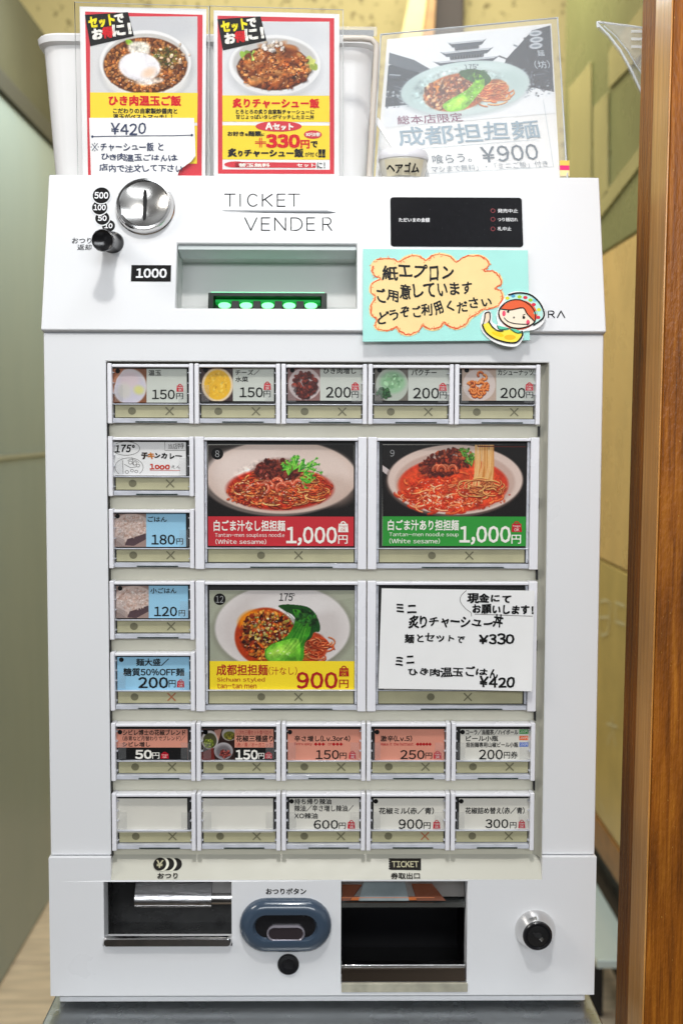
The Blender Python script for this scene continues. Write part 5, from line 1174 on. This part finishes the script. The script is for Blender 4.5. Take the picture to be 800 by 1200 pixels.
def badge(t, sf, dx, dy):
    s = lambda pts: [(x+dx, y+dy) for x, y in pts]
    MB().prism(sf, [sf.hit(*p) for p in s(((99.9, 17.8), (106.3, 54.4), (157.4, 42.6), (150.3, 14.6)))], .0005, .0008).build('badge', BLKC, t)
    letters(t, sf, PYI, [('セット', (104.5+dx, 19.3+dy, 134.5+dx, 31.5+dy), dict(bold=.05, rot=8, sizes=[1, .8, 1]))], .001)
    letters(t, sf, WHT, [('で', (135+dx, 17.6+dy, 145+dx, 27+dy), dict(bold=.05, rot=8)), ('お', (108.8+dx, 34.4+dy, 120.5+dx, 46+dy), dict(bold=.05, rot=8)), ('に！', (132.5+dx, 29+dy, 153.5+dx, 41.5+dy), dict(bold=.05, rot=8))], .001)
    letters(t, sf, PRI, [('得', (120.6+dx, 32.4+dy, 132.6+dx, 44.5+dy), dict(bold=.05, rot=8))], .001)
badge(p1, S1, 0, 0)
slip = [(105.6, 139.6), (228, 139.6), (229, 160), (229.6, 184), (225, 190), (217, 196), (211, 200), (207, 212), (108, 212)]
sl = tag(MB().prism(S1, [S1.hit(*p) for p in slip][::-1], .0030, .0033).build('price_slip', PAPER, None, origin=S1.pt(*S1.hit(168, 200), .003)), 'white 420 yen paper slip pasted over the foot of the left poster', 'paper slip')
NV = ink('3d4560', .5)
letters(sl, S1, NV, [('¥420', (131, 145.4, 172, 159.6), dict(bold=.012, jit=.5)), ('チャーシュー飯 と', (119, 168.6, 192, 178.4), dict(bold=.02, jit=.9)), ('ひき肉温玉ごはんは', (120, 181, 209, 190.6), dict(bold=.02, jit=.9)), ('店内で注文して下さい', (118, 193.6, 214, 203.4), dict(bold=.02, jit=.9))], .0036)
mb = MB(); mb.stroke(S1, [S1.hit(*q) for q in ((109.5, 161.6), (130, 161.2), (170, 160.6), (200, 160.6), (225.5, 159.8))], .0007, .0035)
for q in ((109.5, 161.6), (225.5, 159.8)): mb.poly(S1, ellip(S1.hit(*q), .0011, .0011, 12), .0036)
for pp in (((109, 170), (115.5, 177.5)), ((115.5, 169.6), (109.2, 177.8))): mb.stroke(S1, [S1.hit(*q) for q in pp], .0006, .0036)
for q in ((112.2, 169.4), (112.4, 178), (108.2, 173.8), (116.4, 173.6)): mb.poly(S1, ellip(S1.hit(*q), .0005, .0005, 8), .0037)
mb.build('divider_line', NV, sl, normals=False)

S2 = Surf((0, .052, zt_), tilt=math.radians(4))
p2 = poster('pork_bowl_poster', 'laminated red and yellow poster with roast pork bowl and plus 330 yen offer', S2, ((246.3, 8.5), (401.8, 13), (401.5, 215), (246, 215)), ((250.5, 12), (397.5, 16.5), (397, 214), (250.5, 214)), (324, 207))
pxpoly('border', p2, S2, ((255, 18.4), (391.5, 21.4), (391.5, 204), (255.5, 203.6)), PR, .0002)
pxpoly('white_field', p2, S2, ((260.6, 24.6), (386, 26.2), (386.3, 199), (260.8, 198.6)), PAPER, .0003)
P = Paint(261, 25.6, 386, 112, 2.4, 'e3e4e6'); P.shade(320, 40, 70, 20, 'cfd1d4', .6, 14)
P.ell(322, 82, 54, 37, 'a8aaad', 0, .5, 8); P.ell(322, 76, 53.5, 35, 'eeeeee', 0, 1, 1.2); P.ell(322, 74, 49, 29, 'c4c2c0', 0, 1, 2); P.ell(322, 96, 40, 15, 'e6e6e7', 0, .9, 5)
P.ell(321, 80, 43, 26, '4a2410', 0, 1, 1.5); P.scatter(14, (293, 66, 9, 6), (2, 4), ['a8c85a', 'c2d880', '86a840'], seed=70, light=False); P.scatter(14, (366, 74, 7, 11), (2, 4), ['a8b85a', 'c8cc78'], seed=71, light=False)
P.scatter(420, (321, 80, 41, 24), (1.1, 2.6), ['a85c28', 'c47c40', '8a4218', 'd79a5e', '6c3010'], seed=72, el=(1, 2.2))
r_ = random.Random(5)
for k in range(16):
    x, y = 321+r_.uniform(-30, 28), 74+r_.uniform(-18, 22); an = r_.uniform(-.9, .5); P.ell(x, y+1.5, r_.uniform(8, 13), r_.uniform(4, 6.5), '5a260c', an, .7, 3); P.ell(x, y, r_.uniform(8, 13), r_.uniform(3.5, 6), r_.choice(['b86c34', 'c88448', 'a65a26']), an, .85, 3); P.ell(x-2, y-1.5, 6, 1.6, 'e0ae78', an, .6, 2)
P.scatter(110, (325, 78, 30, 18), (.4, .9), ['3a1a0a', '5a2a10'], seed=74, light=False); P.ell(336, 62, 9, 7, '6c3418', 0, .7, 5); P.scatter(34, (318, 54, 15, 6), (1, 2.2), ['efe6dc', 'f6f0ea', 'd8c4ac'], seed=73)
P.texture((321, 80, 44, 27), .10, 5); P.glints(60, (322, 78, 38, 22), 6, 'ffe4c0'); P.grain(.012); P.build('food_print', p2, S2, .0004)
pxpoly('yellow_field', p2, S2, ((260.7, 112), (386, 112.4), (386, 143.2), (260.8, 142.8)), PY, .0005); pxpoly('yellow_field', p2, S2, ((260.8, 147), (386, 147.4), (386.2, 187.4), (260.8, 187)), PY, .0005)
def pxell(par, sf, cx, cy, a, b, m, w, name='oval'): return MB().poly(sf, [sf.hit(cx+a*math.cos(t), cy-b*math.sin(t)) for t in np.linspace(0, 6.2832, 33)[:-1]], w).build(name, m, par, normals=False)
pxell(p2, S2, 326.5, 148.4, 27, 6.2, PR, .0007); pxell(p2, S2, 366.5, 158, 10.5, 5, PR, .0007); pxell(p2, S2, 276, 193, 13, 3.6, PR, .0007); pxpoly('red_strip', p2, S2, ((276, 190), (370, 191), (370, 197), (276, 196.6)), PR, .0007)
B4 = dict(bold=.045)
letters(p2, S2, PRI, [('炙りチャーシュー飯', (273, 116, 373.6, 126.6), dict(bold=.04)), ('+330', (300, 158.4, 350.6, 172.8), dict(bold=.05, sizes=[.7, 1, 1, 1])), ('円', (352.6, 164.8, 362.2, 174), B4)], .0008)
letters(p2, S2, INK, [('とろとろの炙り自家製チャーシューに', (276.6, 128.6, 368, 134), dict(bold=.025)), ('甘じょっぱいタレがマッチしたミニ丼', (276.6, 134.9, 368, 140), dict(bold=.025)), ('お好きな麺類に', (267, 154, 309.8, 159.8), dict(bold=.035, sizes=[1, 1, 1, .6, 1.1, 1.1, .6])), ('で', (364.3, 166, 371.8, 173), B4), ('炙りチャーシュー飯', (267.5, 174.6, 355.2, 184), dict(bold=.05, sizes=[1.1, .8, 1, 1, 1, 1, 1, 1, 1.1])), ('が付く', (357.5, 178.6, 372.2, 184), dict(bold=.02)), ('!!', (373.6, 175.8, 380.4, 184.4), B4), ('に！', (371.5, 190.8, 380.6, 197.6), dict(bold=.02))], .0008)
letters(p2, S2, WHT, [('Aセット', (311.5, 144.4, 343.4, 152.4), dict(bold=.05, sizes=[1.2, 1, .8, 1])), ('90円お得!', (358.5, 155.8, 374.6, 160.2), dict(bold=.03)), ('替玉無料', (280, 191.8, 316, 196), dict(bold=.03)), ('▼', (283.6, 192, 286, 195), {}), ('セット', (348, 192.2, 369, 196), dict(bold=.03))], .001)

badge(p2, S2, 155, 5)
S3 = Surf(plane(.062).pt(*plane(.062).hit(553, 206)), tilt=math.radians(33), roll=math.radians(4.6))
p3 = thing('pagoda_poster', 'laminated black and white pagoda poster with noodle bowl leaning back at the right', 'menu poster', tuple(S3.pt(*S3.hit(553, 204), 0)), 'laminated menu posters on the machine')
MB().prism(S3, [S3.hit(*q) for q in ((439, 214), (656, 216), (645.5, 27.5), (453.5, 46))], -.0003, 0).build('sheet', PAPER, p3)
MB().prism(S3, [S3.hit(*q) for q in ((436, 214), (664.5, 216), (652.5, 22.4), (446, 42))], .0012, .0016).build('laminate', film('thick_laminate', haze=.12, rough=.12), p3)
mb = MB(); fq = [S3.hit(*q) for q in ((436, 214), (664.5, 216), (652.5, 22.4), (446, 42))]
mb.tube([S3.pt(*fq[1], .0014), S3.pt(*fq[2], .0014), S3.pt(*fq[3], .0014), S3.pt(*fq[0], .0014)], .0009, 8).build('laminate_edge', mat('laminate_edge', (.62, .66, .68), .2), p3, smooth=True)
P = Paint(0, 0, 195, 104, 2.2, 'f2f4f6'); P.I[:] = np.array(hx('eef1f4'))
r_ = random.Random(11)
P.poly([(0, 30), (12, 28), (30, 36), (62, 60), (62, 80), (0, 80)], '3c444e'); P.poly([(195, 0), (172, 4), (140, 36), (128, 60), (195, 80)], '353c47'); P.poly([(0, 14), (30, 26), (60, 46), (58, 50), (20, 36), (0, 28)], '59626c')
for k in range(24):
    x = r_.uniform(0, 60); y = 36+x*.45+r_.uniform(0, 30); P.line([(x, y), (x+r_.uniform(6, 20), y+r_.uniform(2, 9))], r_.uniform(.6, 2), r_.choice(['9aa4ae', '20262e', 'c6ced6', '5c6670']), .8)
for k in range(40):
    x = r_.uniform(140, 192); y = r_.uniform(8+max(0, (165-x))*.9, 78); P.line([(x, y), (x+r_.uniform(-10, 14), y+r_.uniform(-8, 4))], r_.uniform(.6, 2.2), r_.choice(['6c7682', '1c222b', '4a5460', '2a313b']), .8)
for k, (yy, hw) in enumerate(((11, 24), (22, 33), (33, 41))):
    cx = 93; P.poly([(cx-hw, yy-3), (cx-hw*.8, yy), (cx+hw*.8, yy), (cx+hw, yy-3), (cx+hw*.72, yy+5), (cx-hw*.72, yy+5)], '4a535e'); P.poly([(cx-hw*.62, yy+5), (cx+hw*.62, yy+5), (cx+hw*.6, yy+9), (cx-hw*.6, yy+9)], '2c333d')
    for j in range(12): P.line([(cx-hw*.55+j*hw*.1, yy+5), (cx-hw*.55+j*hw*.1, yy+9)], .6, 'aab4be', .8)
    P.line([(cx-hw*.9, yy-1), (cx+hw*.9, yy-1)], .8, '8f99a4')
for k, (x, y) in enumerate(((176, 8), (177, 16), (176, 23.5))): P.ell(x, y, 8, 3.6, 'd8dee4', 0, .95, 1); P.ell(x, y, 5, 1.6, '6c7682', 0, .8, 1)
for k in range(60): P.ell(r_.uniform(0, 40), r_.uniform(60, 82), r_.uniform(.5, 1.8), r_.uniform(.4, 1.2), r_.choice(['dfe5ea', '22282f', '8a949e']), 0, .8)
for k in range(50): P.ell(r_.uniform(160, 195), r_.uniform(58, 84), r_.uniform(.5, 1.8), r_.uniform(.4, 1.2), r_.choice(['dfe5ea', '22282f', '8a949e']), 0, .7)
P.poly([(-2, 82), (197, 86), (197, 106), (-2, 106)], 'f0f2f4')
P.ell(92, 68, 75, 32, 'aeb9bb', 0, .7, 5); P.ell(92, 65, 75, 31, 'c9dad9', 0, 1, 1.2); P.ell(92, 66, 66, 25, 'bccfce', 0, .8, 6); P.ell(92, 46, 50, 8, 'd8e6e5', 0, .8, 5); P.ell(92, 92, 40, 6, 'd3dfde', 0, .8, 5)
P.ell(82, 70, 38, 22, 'b8652c', -.05, 1, 2); P.ell(60, 62, 14, 7, 'e0953a', -.2, .9, 4); P.scatter(420, (76, 70, 32, 19), (.8, 1.9), ['8c4a28', '5c2c18', 'c07a48', 'd8a070', '6e3a20', 'e0b48c'], seed=81, shade='3a1a10'); P.ell(126, 72, 16, 13, 'c8733c', 0, 1, 2); noodle(P, 126, 73, 14, 11, 50, ['d98a50', 'c46a34', 'e4a46c'], 82, 1.1, '8a3c1c')
P.poly(catmull([(84, 46), (100, 44), (116, 50), (122, 60), (112, 66), (100, 60), (90, 54)], 4), '2f5c30'); P.poly(catmull([(98, 48), (112, 54), (114, 66), (104, 78), (92, 90), (74, 92), (66, 84), (78, 76), (94, 68), (102, 58)], 4), '8cc83c'); P.ell(82, 83, 12, 5, 'b4e05c', -.3, .8, 4); P.scatter(26, (106, 52, 12, 6), (.8, 1.8), ['2a5a2c', '3f7a3c'], seed=85, al=.7, light=False)
P.texture((85, 66, 60, 27), .08, 5); P.glints(40, (78, 70, 32, 17), 6); P.grain(.015); P.build('picture_print', p3, S3, .0004, quad=[(457, 49), (644.5, 30), (650, 133), (449, 150)])
GB = ink('93a9b6', .5); GD = ink('5c6a76', .5); PU = ink('8a5570', .5)
letters(p3, S3, ink('5a6670', .5), [('175°', (543.5, 76, 560.5, 81.6), dict(bold=.01))], .0007)
letters(p3, S3, ink('C9D3DC', .5), [('麺', (629, 59.4, 637, 66.5), {}), ('(坊)', (625.5, 71.5, 643.5, 81), {})], .0007)
letters(p3, S3, PU, [('総本店限定', (465, 134.5, 542, 145), dict(bold=.008, jit=.2))], .0007)
letters(p3, S3, GB, [('成都担担麺', (466, 144.6, 632, 167.4), dict(bold=.010, jit=.35))], .0007)
letters(p3, S3, GD, [('喰らう。', (506, 181, 552, 191.5), dict(jit=.2)), ('¥900', (563, 170.6, 630, 189.4), dict(bold=.006, slant=.03))], .0007)
letters(p3, S3, ink('8a949c', .5), [('マシまで無料」・「ミニご飯」付き', (505, 191.8, 642, 199.6), dict(jit=.2))], .0007)
mb = MB(); 
for pts in (((462, 177), (630, 164)), ((636, 118), (648, 196)), ((500, 204), (648, 196))): mb.stroke(S3, [S3.hit(*p) for p in pts], .0003, .0006)
mb.build('frame_line', GB, p3, normals=False)
fq_ = Surf(S3.pt(0, 0, .003), 0); fs3 = Surf(S3.pt(*S3.hit(661, 200), .0025), tilt=math.radians(20))
fl = thing('index_tab', 'small yellow and pink sticky tab on the right edge of the pagoda poster', 'sticky tab', tuple(fs3.pt(*fs3.hit(661, 205), 0)))
for y0_, y1_, cc in ((188.5, 194.2, 'E8C860'), (194.3, 199.8, 'E83A78'), (199.9, 206.5, 'F0DCA0')):
    MB().box(fs3, fs3.rect(655.5, y0_, 666.5, y1_), 0, .0006).build('stripe', ink(cc, .5), fl)

# hair-tie pot
yp = .052; cp = plane(yp); jc = cp.hit(472, 200); jr = (cp.hit(501, 200)[0]-cp.hit(443, 200)[0])/2
jz = z_t+.0005; jt = plane(yp-jr).hit(472, 181)[1]
class VS(Surf): pass
js = Surf((jc[0], yp, jz), 0); js.n = np.array([0, 0, 1.]); js.u = np.array([1., 0, 0]); js.v = np.array([0, 1., 0]); hj = jt-jz
pot = MB().lathe(js, (0, 0), [(jr*.80, 0), (jr*.82, .001), (jr*.95, hj*.55), (jr*.98, hj-.001), (jr*.98, hj)], 40).build('hair_tie_pot', mat('milky_plastic', (.74, .72, .64), .3), None, origin=(jc[0], yp, jz), smooth=True)
tag(pot, 'small round cream pot with white lid and handwritten label beside pagoda poster', 'pot')
MB().lathe(js, (0, 0), [(jr, hj-.0015), (jr*1.02, hj), (jr*1.01, hj+.0035), (jr*.93, hj+.0065), (jr*.7, hj+.008), (jr*.3, hj+.0085)], 40).build('lid', WPLAS, pot, smooth=True)
vs = []; fs = []; LBL = mat('cream_label', (.76, .70, .52), .6)
for i in range(13):
    a = math.radians(-90-50+100*i/12); 
    for zz, rr_k in ((jz+.001, .835), (jz+hj-.003, .99)): vs.append((jc[0]+math.cos(a)*(jr*rr_k+.0006), yp+math.sin(a)*(jr*rr_k+.0006), zz))
for i in range(12): fs.append((2*i, 2*i+2, 2*i+3, 2*i+1))
MB().add(vs, fs).build('label', LBL, pot, normals=False)
TS = Surf((jc[0], yp-jr*.93-.0016, jz)); letters(pot, TS, INK, [('ヘアゴム', (453, 191, 490.5, 203.2), dict(bold=.03, jit=.9))], .0012)

# white tub behind the posters
by = .075; B0 = plane(by)
tub = thing('white_tub', 'white plastic tub standing behind the left and middle posters', 'tub', (B0.hit(240, 200)[0], by+.05, z_t))
ztop = B0.hit(240, 42)[1]; xl, xr = B0.hit(41, 42)[0], B0.hit(443, 42)[0]; xlb, xrb = B0.hit(60, 206)[0], B0.hit(431, 206)[0]
TW = mat('tub_white_plastic', (.86, .855, .85), .38, var=.02, vscale=12)
def rr3(x0, x1, y0, y1, z, rad, n=5): return [(p[0], p[1], z) for p in rrect((x0, y0, x1, y1), rad, n)]
def loft(rings): 
    mb = MB(); n = len(rings[0]); vs = [v for r in rings for v in r]; fs = []
    for j in range(len(rings)-1):
        for i in range(n): a, b = j*n+i, j*n+(i+1) % n; fs.append((a, b, b+n, a+n))
    mb.add(vs, fs); return mb
mb = loft([rr3(xlb+.01, xrb-.01, by+.016, by+.116, z_t+.001, .012), rr3(xlb, xrb, by+.010, by+.122, z_t+.003, .014), rr3(xl+.004, xr-.004, by+.002, by+.130, ztop-.008, .018), rr3(xl, xr, by-.003, by+.135, ztop-.006, .02), rr3(xl-.001, xr+.001, by-.004, by+.136, ztop-.001, .021), rr3(xl+.001, xr-.001, by-.002, by+.134, ztop+.001, .02), rr3(xl+.006, xr-.006, by+.004, by+.128, ztop, .016), rr3(xlb+.004, xrb-.004, by+.016, by+.118, z_t+.006, .012)])
mb.add(rr3(xlb+.004, xrb-.004, by+.016, by+.118, z_t+.006, .012), [tuple(range(24))]); mb.build('body', TW, tub, smooth=True)
# recessed face on the right of the tub front
fs_ = Surf((0, by-.004, 0), tilt=-math.radians(2.2)); q = [fs_.hit(*p) for p in ((402, 215), (433, 215), (439, 60), (432, 47), (402, 47))]
mb = MB()
mb.tube([fs_.pt(*fs_.hit(*p), .0) for p in ((402, 45), (425, 45), (435, 46.5), (440.5, 52), (441, 62), (437, 130), (432.5, 207))], .0026, 10).build('rim_bead', mat('tub_cream_bead', (.66, .60, .53), .4), tub, smooth=True)
# dark tray lying in the tub
tr = thing('dark_tray', 'black tray edge under clear plastic sticking up from the white tub', 'tray', (B0.hit(418, 38)[0], by+.03, ztop))
tf = plane(by+.02); MB().box(tf, tf.rect(340, 34.2, 438, 41.2), -.006, 0).build('tray', mat('dark_grey_green', (.035, .045, .045), .4), tr, bevel=.001)
MB().box(tf, tf.rect(335, 31.6, 441.5, 43), .001, .0022).build('clear_case', film('case_film', haze=.25, rough=.1), tr, bevel=.0006)
# chrome stand leg of the pagoda poster
lgS = plane(.06); lg = [lgS.hit(*p) for p in ((437, 140), (443, 138), (463, 170), (460, 175))]
tag(MB().prism(lgS, lg, -.001, .001).build('poster_stand', mat('stand_white', (.8, .8, .8), .3), None, origin=lgS.pt(*lg[0], 0)), 'thin white stand strut beside the left edge of the pagoda poster', 'stand')
bpy.data.objects.remove(_go)
